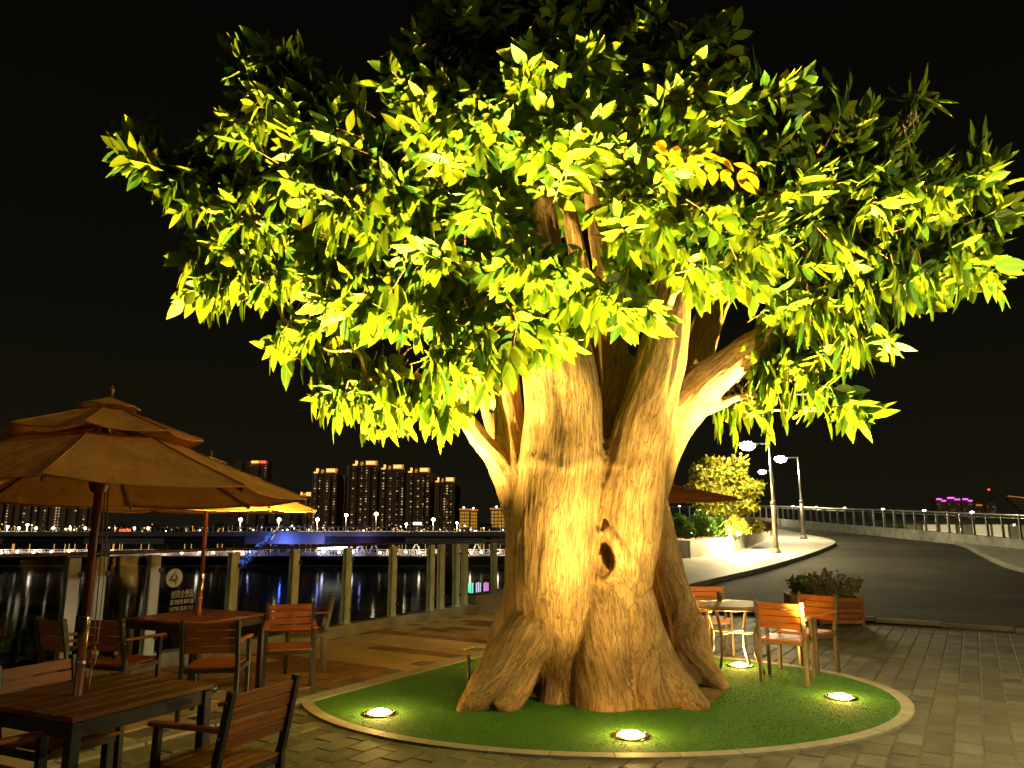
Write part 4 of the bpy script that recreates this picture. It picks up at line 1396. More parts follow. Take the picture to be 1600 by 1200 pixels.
# pane frame: u runs along the fence (+y of the fence), seen from +x
pu = None
best = None
for o, y0, y1 in panes:
    mid_ = ST((y0 + y1) / 2 + 6, T_FENCE + .06, .8)
    q = project([mid_])[0][0]
    if best is None or abs(q - 297) < best[0]: best = (abs(q - 297), o, y0, y1)
_, pane, py0, py1 = best
def on_pane(me, name, u, z, dx=.0585):
    o = link(name, me, pane)
    o.matrix_basis = Matrix.Translation((dx, u, z)) @ Matrix(((0,0,1,0),(1,0,0,0),(0,1,0,0),(0,0,0,1)))
    return o
def pane_u(px):      # position along the pane that shows at picture column px
    lo, hi = py0, py1
    for _ in range(40):
        m = (lo + hi) / 2
        if project([ST(m + 6, T_FENCE + .06, .8)])[0][0] < px: lo = m
        else: hi = m
    return lo
u0 = pane_u(260.5); u1 = pane_u(280); uc = (u0 + u1) / 2; ru = (u1 - u0) / 2
zc = 1.02; rzv = .125
def disc(name, pts, mat, dx, u, z):
    mb = MB(); n = len(pts)
    mb.add([(p[0], p[1], 0) for p in pts] + [(p[0], p[1], .0015) for p in pts],
           [tuple(range(n))[::-1], tuple(range(n, 2*n))] + [(i, (i+1) % n, n+(i+1) % n, n+i) for i in range(n)])
    me = mb.mesh(name, mat); return on_pane(me, name, u, z, dx)
rr = max(ru, .11)
disc('emblem', [(rr*math.cos(a), rr*math.sin(a)) for a in np.linspace(0, 2*PI, 41)[:-1]], M['decal'], .0580, uc, zc)
k_ = rr / .14
disc('emblem_mark', [(x*k_, y*k_) for x, y in ((.028,.118),(-.055,.03),(-.10,-.035),(-.02,-.05),(.02,-.075),(.03,-.12),(.036,-.12),(.036,-.05),(.06,-.01),(.045,.03),(.0,.07),(.02,.03),(.015,-.012),(-.05,-.012),(-.02,.03))], M['decal_dark'], .0600, uc, zc)
tu = pane_u(267)
for body, size, z in (('创贷企贾园', .098, .79), ('国 贷经营 顾问 园', .062, .71), ('LIEYIE ZUO YU', .062, .635), ('WELCOME TO SERVICE CENTER', .036, .575)):
    me = text_mesh(body, size, M['decal'], 'lettering')
    xs = [v.co.x for v in me.vertices]; w = (max(xs) - min(xs)) if xs else 1
    want = (pane_u(302) - tu) if size > .05 else (pane_u(307) - pane_u(262))
    for v in me.vertices: v.co.x *= want / w
    on_pane(me, 'lettering', tu if size > .05 else pane_u(262), z)

# small round lights let into the plinth at the foot of the fence
for i, px in enumerate((488, 523, 705)):
    s = 9.2 + i * .8
# ================================================================== street lamps by the road
def street_lamp(label, base, H, energy, headw=.42, arm=.62, ang=PI):
    t = thing('street_lamp', label, 'street lamp', base, ang, 'street lamps along the pavement')
    MB().lathe([(.17, 0), (.17, .05), (.12, .12), (.095, .16), (.09, .17)], n=20).build('base', M['lamp_pole'], t)
    MB().lathe([(.088, .15), (.080, H * .44)], n=16).build('lower_pole', M['lamp_pole'], t)
    MB().lathe([(.094, H * .44), (.096, H * .455), (.06, H * .47)], n=16).build('collar', M['lamp_pole'], t)
    MB().lathe([(.050, H * .46), (.042, H)], n=14).build('upper_pole', M['steel'], t)
    MB().bar((-.04, 0, H - .02), (arm, 0, H - .02), .04, .05).build('arm', M['steel'], t)
    hd = MB().bbox((arm + headw * .5, 0, H - .02), (headw, .24, .07), .02).build('lamp_head', M['lamp_pole'], t)
    hl = MB()
    hl.lathe([(.0, -.22), (.12, -.19), (.19, -.12), (.215, -.02), (.18, .05), (.1, .09)], n=20)  # swollen glowing lens: the bloom of the lamp put into its shape
    hl.v = [(v[0] * (headw / .36) + arm + headw * .5, v[1] * .75, v[2] + H - .056) for v in hl.v]
    hl.build('lens', M['bulb_street'], hd)
    lamp('lamp_light', t, 'POINT', energy, LAMP_STREET, (arm + headw * .5, 0, H - .28), .12)
    return t
b1_ = gp(1213, 864, .115); b2_ = gp(1256, 842, .115); 
b1_.z = hgt(b1_.x, b1_.y) + .11; b2_.z = hgt(b2_.x, b2_.y) + .11
def lampH(b, pyt): return (at(800, pyt, b.y).z - b.z)
street_lamp('tallest nearest street lamp, its bright head touching the low leaves', b1_, lampH(b1_, 692), STREET_W, .5, .55, PI + .05)
street_lamp('street lamp at the tip of the pavement, right of the two others', b2_, lampH(b2_, 714), STREET_W, .5, .60, PI + .05)
b3_ = Vector((at(1211, 800, 54).x, 54, 0)); b3_.z = hgt(b3_.x, b3_.y)
street_lamp('farthest and lowest street lamp, seen just behind the nearest pole', b3_, lampH(b3_, 735), STREET_W, .5, .5, PI + .05)
# assumed lamp added beyond the right edge of the picture to light the chairs
street_lamp('assumed unseen street lamp right of the picture beside the plaza', Vector((6.4, 4.4, 0)), 4.4, STREET_ASSUMED_W, .5, .6, PI)

# ================================================================== white planter, hedge and small tree
pw_px = [(1077, 872), (1110, 868), (1145, 862), (1180, 850), (1202, 839)]
pw = [gp(x, y, .115) for x, y in pw_px]
pw = [Vector(tuple(p)) for p in catmull([(p.x, p.y, 0) for p in pw], 4)]
pln = thing('planter_wall', 'long curved white planter wall beside the pavement', 'planter', (pw[0].x, pw[0].y, hgt(pw[0].x, pw[0].y) + .11))
org = Vector(pln.location)
def wall_piece(name, pts, w, z0, z1, mat, parent):
    mb = MB(); strip_wall(mb, pts, w, z0, z1)
    mb.v = [(v[0]-org.x, v[1]-org.y, v[2]-org.z) for v in mb.v]
    return mb.build(name, mat, parent)
npn = len(pw) // 3
for i in range(0, len(pw) - 1, 3):
    seg = pw[i:i+4]
    if len(seg) >= 2:
        d = (seg[1] - seg[0]).normalized() * .006
        seg = [seg[0] + d] + seg[1:]
        wall_piece('wall_panel', seg, .10, .09, .66, M['planter_white'], pln)
side = [pw[0] + Vector((-.03, .03, 0)), pw[0] + Vector((-1.25, .55, 0))]
wall_piece('wall_panel', side, .10, .09, .66, M['planter_white'], pln)
soil_pts = [(p.x, p.y + .06) for p in pw] + [(pw[-1].x - 1, pw[-1].y + 2), (pw[0].x - .5, pw[0].y + 8), (pw[0].x - 1.2, pw[0].y + .6)]
_b = MB(); _b.prism([(x - org.x, y - org.y) for x, y in soil_pts], lambda x, y: hgt(x + org.x, y + org.y) + .1 - org.z, lambda x, y: hgt(x + org.x, y + org.y) + .58 - org.z)
_b.build('soil', M['soil'], pln)

def bush(name, label, cat, cen, rad, n, size, mat, group=None, stems=5, ground=None, gap=.25):
    cen = Vector(cen)
    base = Vector((cen.x, cen.y, ground if ground is not None else cen.z - rad[2]))
    t = thing(name, label, cat, base, 0, group)
    d = RNG.normal(size=(n, 3)); d /= np.linalg.norm(d, axis=1)[:, None]
    r = (gap + (1 - gap) * RNG.random(n) ** .6) * (1 + .18 * np.sin(d[:, 0] * 5 + d[:, 2] * 4 + RNG.random() * 6))
    P = np.array(cen - base) + d * r[:, None] * np.array(rad)
    P = P[P[:, 2] > .03]; n = len(P)
    dd = RNG.normal(size=(n, 3)) + np.array([0, 0, .25]); dd /= np.linalg.norm(dd, axis=1)[:, None]
    nn = RNG.normal(size=(n, 3)); nn -= dd * (nn * dd).sum(1)[:, None]; nn /= np.linalg.norm(nn, axis=1)[:, None]
    L = size * (.7 + .6 * RNG.random(n))
    leaf_mass('foliage', P, dd, nn, L, L * .27, mat, t, kind='stuff')
    mb = MB()
    for k in range(stems):
        a = 2 * PI * k / stems + RNG.random()
        e = Vector((cen.x - base.x + math.cos(a) * rad[0] * .6, cen.y - base.y + math.sin(a) * rad[1] * .6, cen.z - base.z + rad[2] * (.2 + .5 * RNG.random())))
        mb.tube([(math.cos(a) * .04, math.sin(a) * .04, 0), e * .5 + Vector((0, 0, .05)), e], [.012, .009, .004], 5)
    me = mb.mesh('stem', M['bark']); tag_grain(me); link('stem', me, t)
    return t
GH = 'shrubs in the white planter'
def shrub(px, py_top, Y, wpx, mat, label, n=900, size=.11):
    c = at(px, py_top, Y); g = hgt(c.x, c.y) + .69
    h = max(.3, c.z - g)
    w = wpx / pxm(c)
    bush('shrub', label, 'shrub', (c.x, c.y, g + h * .42), (w, w * .8, h * .62), n, size, mat, GH, ground=g)
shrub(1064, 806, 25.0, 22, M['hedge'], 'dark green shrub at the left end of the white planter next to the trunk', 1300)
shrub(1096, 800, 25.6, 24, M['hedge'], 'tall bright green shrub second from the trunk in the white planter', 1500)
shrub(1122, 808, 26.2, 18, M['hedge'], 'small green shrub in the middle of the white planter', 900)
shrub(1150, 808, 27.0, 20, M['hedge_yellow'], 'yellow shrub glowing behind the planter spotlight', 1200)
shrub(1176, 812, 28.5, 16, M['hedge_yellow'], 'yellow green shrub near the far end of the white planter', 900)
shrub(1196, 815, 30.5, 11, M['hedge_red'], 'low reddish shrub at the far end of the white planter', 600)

st_base = at(1150, 822, 28.5); st_base.z = hgt(st_base.x, st_base.y) + .6
st_ = thing('small_tree', 'small yellow-lit tree rising from the white planter behind the shrubs', 'tree', st_base)
for (x0, x1, x2, y2) in ((1148,1150,1142,765),(1156,1160,1168,760),(1140,1132,1120,765),(1152,1152,1155,740),(1146,1138,1108,750)):
    a, b_, c = at(x0, 826, 28.5), at(x1, 795, 28.5), at(x2, y2, 28.4)
    me = MB().tube([a - st_base, b_ - st_base, c - st_base], [.075, .06, .025], 8).mesh('trunk', M['bark']); tag_grain(me); link('trunk', me, st_)
PP = []
for (x, y, rx, ry, n) in ((1100,745,24,24,1000),(1135,740,34,26,1500),(1165,765,25,17,800),(1125,772,38,18,900),(1090,770,18,20,500),(1178,758,14,9,150),(1150,722,14,10,300),(1110,722,16,8,300),(1130,792,36,14,700),(1165,790,20,14,400)):
    c = np.array(at(x, y, 28.5)); k = 1 / pxm(c)
    d = RNG.normal(size=(n, 3)); d /= np.linalg.norm(d, axis=1)[:, None]
    PP.append(c + d * (.25 + .75 * RNG.random(n) ** .6)[:, None] * np.array([rx * k, 1.0, ry * k]))
PP = np.concatenate(PP) - np.array(st_base); n = len(PP)
dd = RNG.normal(size=(n, 3)) + np.array([0, 0, -.3]); dd /= np.linalg.norm(dd, axis=1)[:, None]
nn = RNG.normal(size=(n, 3)); nn -= dd * (nn * dd).sum(1)[:, None]; nn /= np.linalg.norm(nn, axis=1)[:, None]
L_ = .15 * (.7 + .6 * RNG.random(n))
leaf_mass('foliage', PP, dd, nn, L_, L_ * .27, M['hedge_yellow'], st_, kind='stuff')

# the planter spotlight hidden among the shrubs
_p = at(1153, 838, 26.3); _g = hgt(_p.x, _p.y)
for i, (px, Y, W_, lab) in enumerate(((1153, 25.9, 1000, 'bright spotlight among the planter shrubs at the top of the white wall'), (1079, 27.3, 90, 'small round lamp glowing behind the leftmost planter shrub'))):
    p = at(px, 815, Y); p.z = hgt(p.x, p.y) + .72
    t = thing('garden_light', lab, 'garden light', p)
    MB().tube([(0, 0, -.12), (0, 0, .06)], .02, 8).build('stake', M['metal_dark'], t)
    MB().lathe([(.0, .03), (.05, .05), (.075, .09), (.06, .13), (0, .145)], n=14).build('lens', M['bulb_street'], t)
    lamp('lamp_light', t, 'POINT', W_, (1, .78, .34), (0, 0, .24), .08)

# ================================================================== planter boxes by the road
def planter_box(label, c, w, d, h, rz):
    t = thing('planter_box', label, 'planter', c, rz, 'slatted wooden planters')
    n = 5
    for k in range(n):
        z = .03 + (h - .03) / n * (k + .5); sh = (h - .03) / n - .012
        for s in (-1, 1):
            MB().bbox((0, s * (d/2 - .01), z), (w - .05, .02, sh), .003).build('slat', M['wood'], t)
            MB().bbox((s * (w/2 - .01), 0, z), (.02, d - .05, sh), .003).build('slat', M['wood'], t)
    for sx in (-1, 1):
        for sy in (-1, 1):
            MB().bbox((sx * (w/2 - .018), sy * (d/2 - .018), h/2 + .005), (.045, .045, h + .01), .003).build('post', M['wood'], t)
    MB().bbox((0, 0, h * .45), (w - .06, d - .06, h * .82), .01).build('soil', M['soil'], t)
    return t
q1 = gp(1319, 972); q2 = gp(1268, 966)
rzp = -.10
planter_box('orange slatted planter box by the road behind the right armchair', (q1.x, q1.y + .25, .0), .72, .5, .46, rzp)
planter_box('shaded slatted planter box left of the orange one, dark bush in it', (q2.x - .02, q2.y + .28, .0), .52, .45, .46, rzp)
bush('bush', 'small dark leafy bush growing in the shaded planter box', 'bush', (q2.x, q2.y + .26, .56), (.27, .22, .20), 500, .09, M['plant_dark'], ground=.40)
def wispy(label, c, w, h, n, mat):
    t = thing('flowering_plant', label, 'plant', c)
    mb = MB(); P, D = [], []
    for k in range(n):
        x = RNG.uniform(-w, w); y = RNG.uniform(-.15, .15)
        e = Vector((x * 1.25 + RNG.normal() * .05, y * 1.4, h * (.5 + .5 * RNG.random()) * (1 - .4 * abs(x / w))))
        b = Vector((x * .7, y, 0)); m_ = (b + e) / 2 + Vector((RNG.normal() * .03, 0, .03))
        mb.tube([b, m_, e], [.005, .004, .002], 4)
        for j in range(9):
            u = .25 + .75 * RNG.random()
            p = b.lerp(e, u); P.append(np.array(p) + RNG.normal(size=3) * .012)
            v = RNG.normal(size=3) + np.array([0, 0, .3]); D.append(v / np.linalg.norm(v))
        for j in range(4):
            P.append(np.array(e) + RNG.normal(size=3) * .015); v = RNG.normal(size=3); D.append(v / np.linalg.norm(v))
    P, D = np.array(P), np.array(D); nn = RNG.normal(size=P.shape); nn -= D * (nn * D).sum(1)[:, None]; nn /= np.linalg.norm(nn, axis=1)[:, None]
    L = .065 * (.6 + .8 * RNG.random(len(P)))
    leaf_mass('foliage', P, D, nn, L, L * .3, mat, t, kind='stuff')
    me = mb.mesh('stem', M['bark']); tag_grain(me); link('stem', me, t, kind='stuff')
wispy('straggly yellowish plant with small flower heads in the orange planter box', (q1.x - .08, q1.y + .25, .40), .40, .52, 60, M['plant_dry'])

# ================================================================== lit railing along the road
rail = thing('road_railing', 'long curved metal railing with small lights on top along the far side of the road', 'railing', (rail_c[20].x, rail_c[20].y, hgt(rail_c[20].x, rail_c[20].y)))
ro_ = Vector(rail.location)
def along(pts, step):
    P = np.array([(p.x, p.y) for p in pts]); d = np.r_[0, np.cumsum(np.hypot(*np.diff(P, axis=0).T))]
    s = np.arange(0, d[-1], step)
    return [Vector((np.interp(v, d, P[:, 0]), np.interp(v, d, P[:, 1]), 0)) for v in s]
pts_post = along(rail_c, 1.0)
post_me = None
for i, p in enumerate(pts_post):
    g = hgt(p.x, p.y) - ro_.z
    d = (pts_post[min(i+1, len(pts_post)-1)] - pts_post[max(i-1, 0)]); a = math.atan2(d.y, d.x)
    if post_me is None:
        post_me = MB().bbox((0, 0, .90), (.05, .10, .86), .006).mesh('railing_post', M['steel'])
        foot_me = MB().bbox((0, 0, .482), (.14, .16, .024), .004).mesh('post_foot', M['steel'])
        pane_me = MB().box((.5, 0, .9), (.86, .012, .68)).mesh('railing_glass', M['glass'])
        lite_me = MB().lathe([(.06, 1.385), (.085, 1.40), (.07, 1.44), (0, 1.46)], n=10).mesh('rail_light', M['rail_light'])
    o = link('railing_post', post_me, rail); o.location = (p.x - ro_.x, p.y - ro_.y, g); o.rotation_euler = (0, 0, a)
    o = link('post_foot', foot_me, rail); o.location = (p.x - ro_.x, p.y - ro_.y, g); o.rotation_euler = (0, 0, a)
    if p.y < 45 and i + 1 < len(pts_post):
        o = link('railing_glass', pane_me, rail); o.location = (p.x - ro_.x, p.y - ro_.y, g); o.rotation_euler = (0, 0, a)
    if i % 4 == 1 and p.y > 26:
        o = link('rail_light', lite_me, rail); o.location = (p.x - ro_.x, p.y - ro_.y, g)
MB().tube([Vector((p.x - ro_.x, p.y - ro_.y, hgt(p.x, p.y) - ro_.z + 1.36)) for p in rail_c], .05, 8).build('handrail', M['steel'], rail)
MB().tube([Vector((p.x - ro_.x, p.y - ro_.y, hgt(p.x, p.y) - ro_.z + 1.24)) for p in rail_c], .022, 6).build('middle_rail', M['steel'], rail)

# golden louvred canopy corner at the right edge of the picture
c0 = at(1571, 776, 70); 
lv = thing('louvred_roof', 'corner of a golden louvred roof at the right edge of the picture', 'roof', (c0.x, 70, 0))
for k in range(8):
    a = Vector((.28 * k, 0, c0.z - .28 * k)); b = Vector((9.0, -2, c0.z - 1.15 - .20 * k))
    MB().bar(a, b, .18, .09).build('louvre', M['gold_slat'], lv)
MB().bar((0, 0.2, c0.z + .1), (2.4, 0.2, c0.z - 2.3), .16, .16).build('frame', M['metal_bronze'], lv)
MB().bar((8.5, -1.8, -3), (8.5, -1.8, c0.z - .8), .35, .35).build('column', M['metal_bronze'], lv)
MB().bar((2.3, 0.1, -3), (2.3, 0.1, c0.z - 2.2), .22, .22).build('column', M['metal_bronze'], lv)
MB().bar(Vector((0.1, -.2, c0.z + .06)), Vector((9, -2.2, c0.z - 1.08)), .05, .05).build('light_strip', M['crown_dim'], lv)

# ================================================================== across the river
DB = 250.0
def zat(py, Y): return at(800, py, Y).z
def xat(px, Y, py=820): return at(px, py, Y).x
# ---- road bridge
br = thing('river_bridge', 'long dark road bridge crossing the river, part of it washed in blue light', 'bridge', (xat(400, DB), DB, WATER_Z))
bo = Vector(br.location)
def bx(mb, x0, x1, y0, y1, z0, z1):
    return mb.box(((x0+x1)/2 - bo.x, (y0+y1)/2 - bo.y, (z0+z1)/2 - bo.z), (abs(x1-x0), abs(y1-y0), abs(z1-z0)))
XL, XR = xat(-120, DB), xat(1010, DB)
zt, zm, zb = zat(831, DB), zat(837, DB), zat(850, DB)
seg_n = 9
for k in range(seg_n):
    a, b = XL + (XR - XL) * k / seg_n, XL + (XR - XL) * (k + 1) / seg_n
    bx(MB(), a + .06, b - .06, DB, DB + 12, zm - .2, zt).build('deck_edge', M['deck'], br)
    bx(MB(), a + .06, b - .06, DB + .8, DB + 11, zb, zm - .2).build('girder', M['dark_wall'] if k % 2 else M['deck'], br)
for px in (150, 700, 860):
    x = xat(px, DB); bx(MB(), x - 1.3, x + 1.3, DB + 3, DB + 8, WATER_Z - .5, zb).build('pier', M['dark_wall'], br)
# lit parapet railing on the deck
prx = thing('bridge_parapet', 'pale lit railing along the top of the road bridge', 'railing', (bo.x, DB + .4, zt))
pm_ = MB().box((0, 0, .75), (.22, .16, 1.5)).mesh('bar', surf('bar_lit', (.8, .7, .45), .6))
for k in range(150):
    x = XL + (XR - XL) * k / 150 + RNG.random() * .3
    o = link('bar', pm_, prx); o.location = (x - bo.x, 0, 0); o.scale = (1, 1, .7 + .7 * RNG.random())
MB().box(((XL + XR) / 2 - bo.x, 0, 1.55), (XR - XL, .16, .12)).build('top_rail', M['lattice'], prx)
for x0, x1 in ((465, 640), (-80, 45), (655, 700), (735, 790)):
    a, b = xat(x0, DB), xat(x1, DB)
    MB().box(((a + b) / 2 - bo.x, .5, .16), (b - a, .16, .12)).build('light_strip', M['win_warm'], prx)

# inclined lattice leg lit by blue points
leg = thing('lattice_leg', 'inclined lattice pylon leg sparkling with blue lights under the bridge', 'bridge leg', (xat(400, DB), DB - 6, WATER_Z))
lo_ = Vector(leg.location)
A0, A1 = at(436, 826, DB - 5) - lo_, at(374, 892, DB - 8) - lo_
B0, B1 = at(418, 836, DB - 5) - lo_, at(362, 888, DB - 8) - lo_
for dy in (0, 2.2):
    o_ = Vector((0, dy, 0))
    MB().bar(A0 + o_, A1 + o_, .35, .35).build('chord', M['deck'], leg)
    MB().bar(B0 + o_, B1 + o_, .35, .35).build('chord', M['deck'], leg)
lat = MB()
for k in range(16):
    u, v = k / 16, (k + 1) / 16
    lat.bar(A0.lerp(A1, u), B0.lerp(B1, v), .12, .12).bar(B0.lerp(B1, u), A0.lerp(A1, v), .12, .12)
lat.build('lattice', M['deck'], leg, kind='stuff')
dots = MB()
for k in range(190):
    u, w = RNG.random(), RNG.random()
    p = A0.lerp(A1, u).lerp(B0.lerp(B1, u), w) + Vector((0, -.3 - RNG.random() * .3, 0))
    s = .09 + .12 * RNG.random()
    dots.box(p, (s, s, s * 1.8))
dots.build('blue_lights', M['blue_dots'], leg, kind='stuff')
MB().bar(at(436, 822, DB - 5) - lo_, at(424, 843, DB - 5) - lo_, .2, .3).build('light_strip', M['win_warm'], leg)
# assumed blue floods, fixtures unseen, that wash the girder
for i, px in enumerate((442, 500, 565)):
    x = xat(px, DB - 3)
    t = thing('assumed_flood_light', ('assumed blue flood light on the bridge beside the lattice leg', 'assumed blue flood light on the bridge above the long white light bar', 'assumed blue flood light on the bridge right of the white light bar')[i], 'flood light', (x, DB - 2.6, zb - 1.0))
    MB().box((0, 0, 0), (.6, .4, .3)).build('housing', M['dark_wall'], t)
    MB().box((0, .1, .17), (.5, .3, .06)).build('lens', M['blue_bulb'], t)
    MB().bar((0, 0, -.1), (0, 3.5, -.1), .1, .1).build('bracket', M['dark_wall'], t)
    lamp('lamp_light', t, 'POINT', (2600, 1000, 600)[i], ((.09, .16, 1), (.2, .22, 1), (.35, .28, 1))[i], (0, -.3, .9), .3)
# long white light bar below the girder
a, b = at(497, 856.5, DB - 3), at(543, 855.5, DB - 3)
t = thing('light_bar', 'long glowing white light bar hanging under the blue part of the bridge', 'light', ((a + b) / 2))
L_ = (b - a).length
MB().box((0, .25, .15), (L_, .4, .8)).build('housing', M['dark_wall'], t)
MB().bbox((0, 0, 0), (L_, .3, 1.15), .1).build('tube', M['white_lit'], t)
for s in (-1, 1): MB().bar((s * L_ * .35, .3, .3), (s * L_ * .35, .3, 2.2), .15, .15).build('hanger', M['dark_wall'], t)

# ---- lit lower promenade behind the bridge
DP = 262.0
zp0, zp1 = zat(868, DP), zat(858, DP)
_b = MB(); _b.box(((XL + XR) / 2, DP + 3, (WATER_Z - 1 + zp0) / 2), (XR - XL + 60, 6, zp0 - WATER_Z + 1))
o = _b.build('quay_wall', M['dark_wall']); o['label'] = 'long dark quay wall rising from the river below the promenade lights'; o['category'] = 'wall'
pr = thing('promenade_railing', 'pale latticed promenade railing lit by lamps under the bridge', 'railing', (xat(400, DP), DP, zp0))
po = Vector(pr.location)
lm = MB().bar((-.35, 0, 0), (.35, 0, 1.6), .12, .12).bar((.35, 0, 0), (-.35, 0, 1.6), .12, .12).box((-.5, 0, .85), (.14, .14, 1.7)).mesh('lattice_bay', M['lattice'])
nb = 170
for k in range(nb):
    px = -60 + 860 * k / nb
    o = link('lattice_bay', lm, pr); o.location = (xat(px, DP) - po.x, 0, 0); o.scale = (1, 1, .8 + .5 * RNG.random())
MB().box((xat(370, DP) - po.x, 0, 2.0), (xat(800, DP) - xat(-60, DP), .12, .12)).build('top_rail', M['lattice'], pr)
MB().box((xat(370, DP) - po.x, .3, 0.05), (xat(800, DP) - xat(-60, DP), .5, .1)).build('base_beam', M['deck'], pr)
ORD = 'first second third fourth fifth sixth seventh eighth ninth tenth eleventh twelfth thirteenth fourteenth fifteenth sixteenth seventeenth eighteenth nineteenth twentieth twenty-first twenty-second twenty-third twenty-fourth twenty-fifth twenty-sixth twenty-seventh twenty-eighth twenty-ninth'.split()
ORD = [o + ' from the left' for o in ORD]
lampx = [2, 27, 53, 80, 108, 133, 163, 210, 250, 284, 312, 333, 366, 379, 391, 498, 506, 530, 552, 594, 612, 634, 656, 673, 690, 694, 735, 752, 778]
bulb = MB().lathe([(0, -.42), (.3, -.3), (.42, 0), (.3, .3), (0, .42)], n=10).mesh('bulb', M['bulb_small'])
stem = MB().box((0, .3, -.9), (.14, .14, 2.0)).mesh('stem', M['dark_wall'])
for i, px in enumerate(lampx):
    p = at(px, 864 - RNG.random() * 2, DP - 1.0)
    t = thing('promenade_lamp', 'small round warm lamp, %s along the promenade railing' % ORD[i], 'lamp', p, 0, 'lamps along the promenade railing')
    link('bulb', bulb, t); link('stem', stem, t)
    if i % 2 == 0:
        col = (1, .72, .55) if not 370 < px < 600 else (.6, .5, 1)
        lamp('lamp_light', t, 'POINT', 1500, col, (0, -1.2, .3), .4)
# A-shaped struts behind the railing
for i, px in enumerate((430, 455, 545, 562, 584, 650, 690, 745)):
    lab = 'pale A-shaped bridge strut, %s of the row behind the promenade railing' % ORD[i]
    p = at(px, 867, DP + 1)
    t = thing('bridge_strut', lab, 'strut', p, 0, 'A-shaped struts behind the promenade railing')
    h = 3.6 if i % 3 else 3.0
    for s in (-1, 1): MB().bar((s * 1.9, 0, 0), (s * .35, 0, h), .5, .4).build('strut_leg', M['lattice'], t)
    MB().box((0, 0, h + .1), (1.3, .5, .25)).build('strut_head', M['lattice'], t)

# ---- street lamps on the bridge and the far bank
GB = 'street lamps on the bridge and far bank'
spots = [(541, 805, 'first of the two tall lamps in front of the middle towers'), (588, 803, 'brightest tall street lamp on the bridge in front of the towers'), (496, 812, 'street lamp on the bridge in front of the left crowned tower'),
         (436, 812, 'street lamp on the bridge above the lattice leg'), (376, 812, 'street lamp below the tip of the front parasol'), (12, 823, 'twin headed lamp at the far left edge under the parasol'),
         (43, 820, 'street lamp at the far left second from the picture edge'), (28, 837, 'low lamp at the left below the first towers'), (55, 837, 'low lamp at the left second along the far road'), (82, 837, 'low lamp left of the parasol pole third along the far road'), (108, 836, 'low lamp left of the parasol pole fourth along the far road'),
         (132, 835, 'low lamp just left of the parasol pole'), (210, 833, 'low lamp beside the red sign on the far road'), (231, 831, 'low lamp right of the red sign'), (635, 819, 'cool white street lamp right of the towers base'), (677, 812, 'slim lamp in front of the shortest tower'), (714, 817, 'lamp glowing before the golden buildings')]
for (px, py, lab) in spots:
    Y = DB + 5
    p = at(px, py, Y); H = max(1.2, p.z - zt)
    t = thing('bank_lamp', lab, 'street lamp', (p.x, Y, zt), 0, GB)
    MB().box((0, 0, H / 2), (.22, .22, H)).build('pole', M['lattice'], t)
    r = .62 if py < 815 else .42
    MB().lathe([(0, H - r), (r * .8, H - r * .5), (r, H), (r * .7, H + r * .6), (0, H + r * .9)], n=12).build('lamp_globe', M['bulb_far'], t)
    if py < 826: lamp('lamp_light', t, 'POINT', 700, (1, .8, .45), (0, -.9, H - .8), .3)
# the mass of small far lights along the shore
sh = MB(); sh2 = MB()
for k in range(150):
    px = RNG.uniform(-10, 790); py = 830 - abs(RNG.normal()) * 5
    p = at(px, py, 300); r_ = .16 + .22 * RNG.random() ** 2
    (sh if RNG.random() < .75 else sh2).lathe([(0, -r_), (r_, 0), (0, r_)], c=p, n=6)
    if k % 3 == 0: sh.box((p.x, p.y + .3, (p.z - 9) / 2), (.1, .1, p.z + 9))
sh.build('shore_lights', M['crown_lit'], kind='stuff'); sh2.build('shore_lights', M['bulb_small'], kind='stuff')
# red sign and white lights
p = at(196, 829, DB + 20)
t = thing('lit_sign', 'small red lit sign with white lamps below on the far road', 'sign', p)
MB().bbox((0, 0, 0), (4.4, .4, 1.1), .1).build('sign_board', M['red_lit'], t)
for s in (-1.6, 1.7): MB().lathe([(0, -.4), (.4, 0), (0, .4)], c=(s, -.3, -1.0), n=10).build('lamp', M['bulb_small'], t)
for s in (-1.9, 1.9): MB().box((s, .3, -2.2), (.2, .2, 3.4)).build('leg', M['dark_wall'], t)
# white lit sign and coloured water reflections built as glowing tubes
p = at(652, 818, DB + 16)
t = thing('lit_sign', 'small white lit sign on the far bank in front of the towers', 'sign', p)
MB().bbox((0, 0, 0), (2.9, .3, .8), .1).build('sign_board', M['white_lit'], t)
for s in (-1.2, 1.2): MB().box((s, .2, -1.8), (.15, .15, 3.0)).build('leg', M['dark_wall'], t)
for i, (px, m_, lab) in enumerate(((735.5, 'green_streak', 'green reflection on the water right of the fence posts, built as glowing tubes'), (747.5, 'violet_streak', 'pale violet reflection on the water between green and pink ones, built as glowing tubes'), (759.5, 'pink_streak', 'pink reflection on the water next to the trunk, built as glowing tubes'))):
    Y = 146
    p = at(px, 919, Y)
    t = thing('reflection_streak', lab, 'reflection', (p.x, Y, WATER_Z), 0, 'coloured reflections on the water')
    zz = p.z - WATER_Z
    for k in (-1, 0, 1):
        MB().bbox((k * .36, 0, zz), (.24, .2, 2.0 + .3 * (k == 0)), .05).build('streak_tube', M[m_], t)
    MB().box((0, .25, zz / 2 - .2), (1.2, .2, max(.4, zz - .4))).build('frame', M['dark_wall'], t)

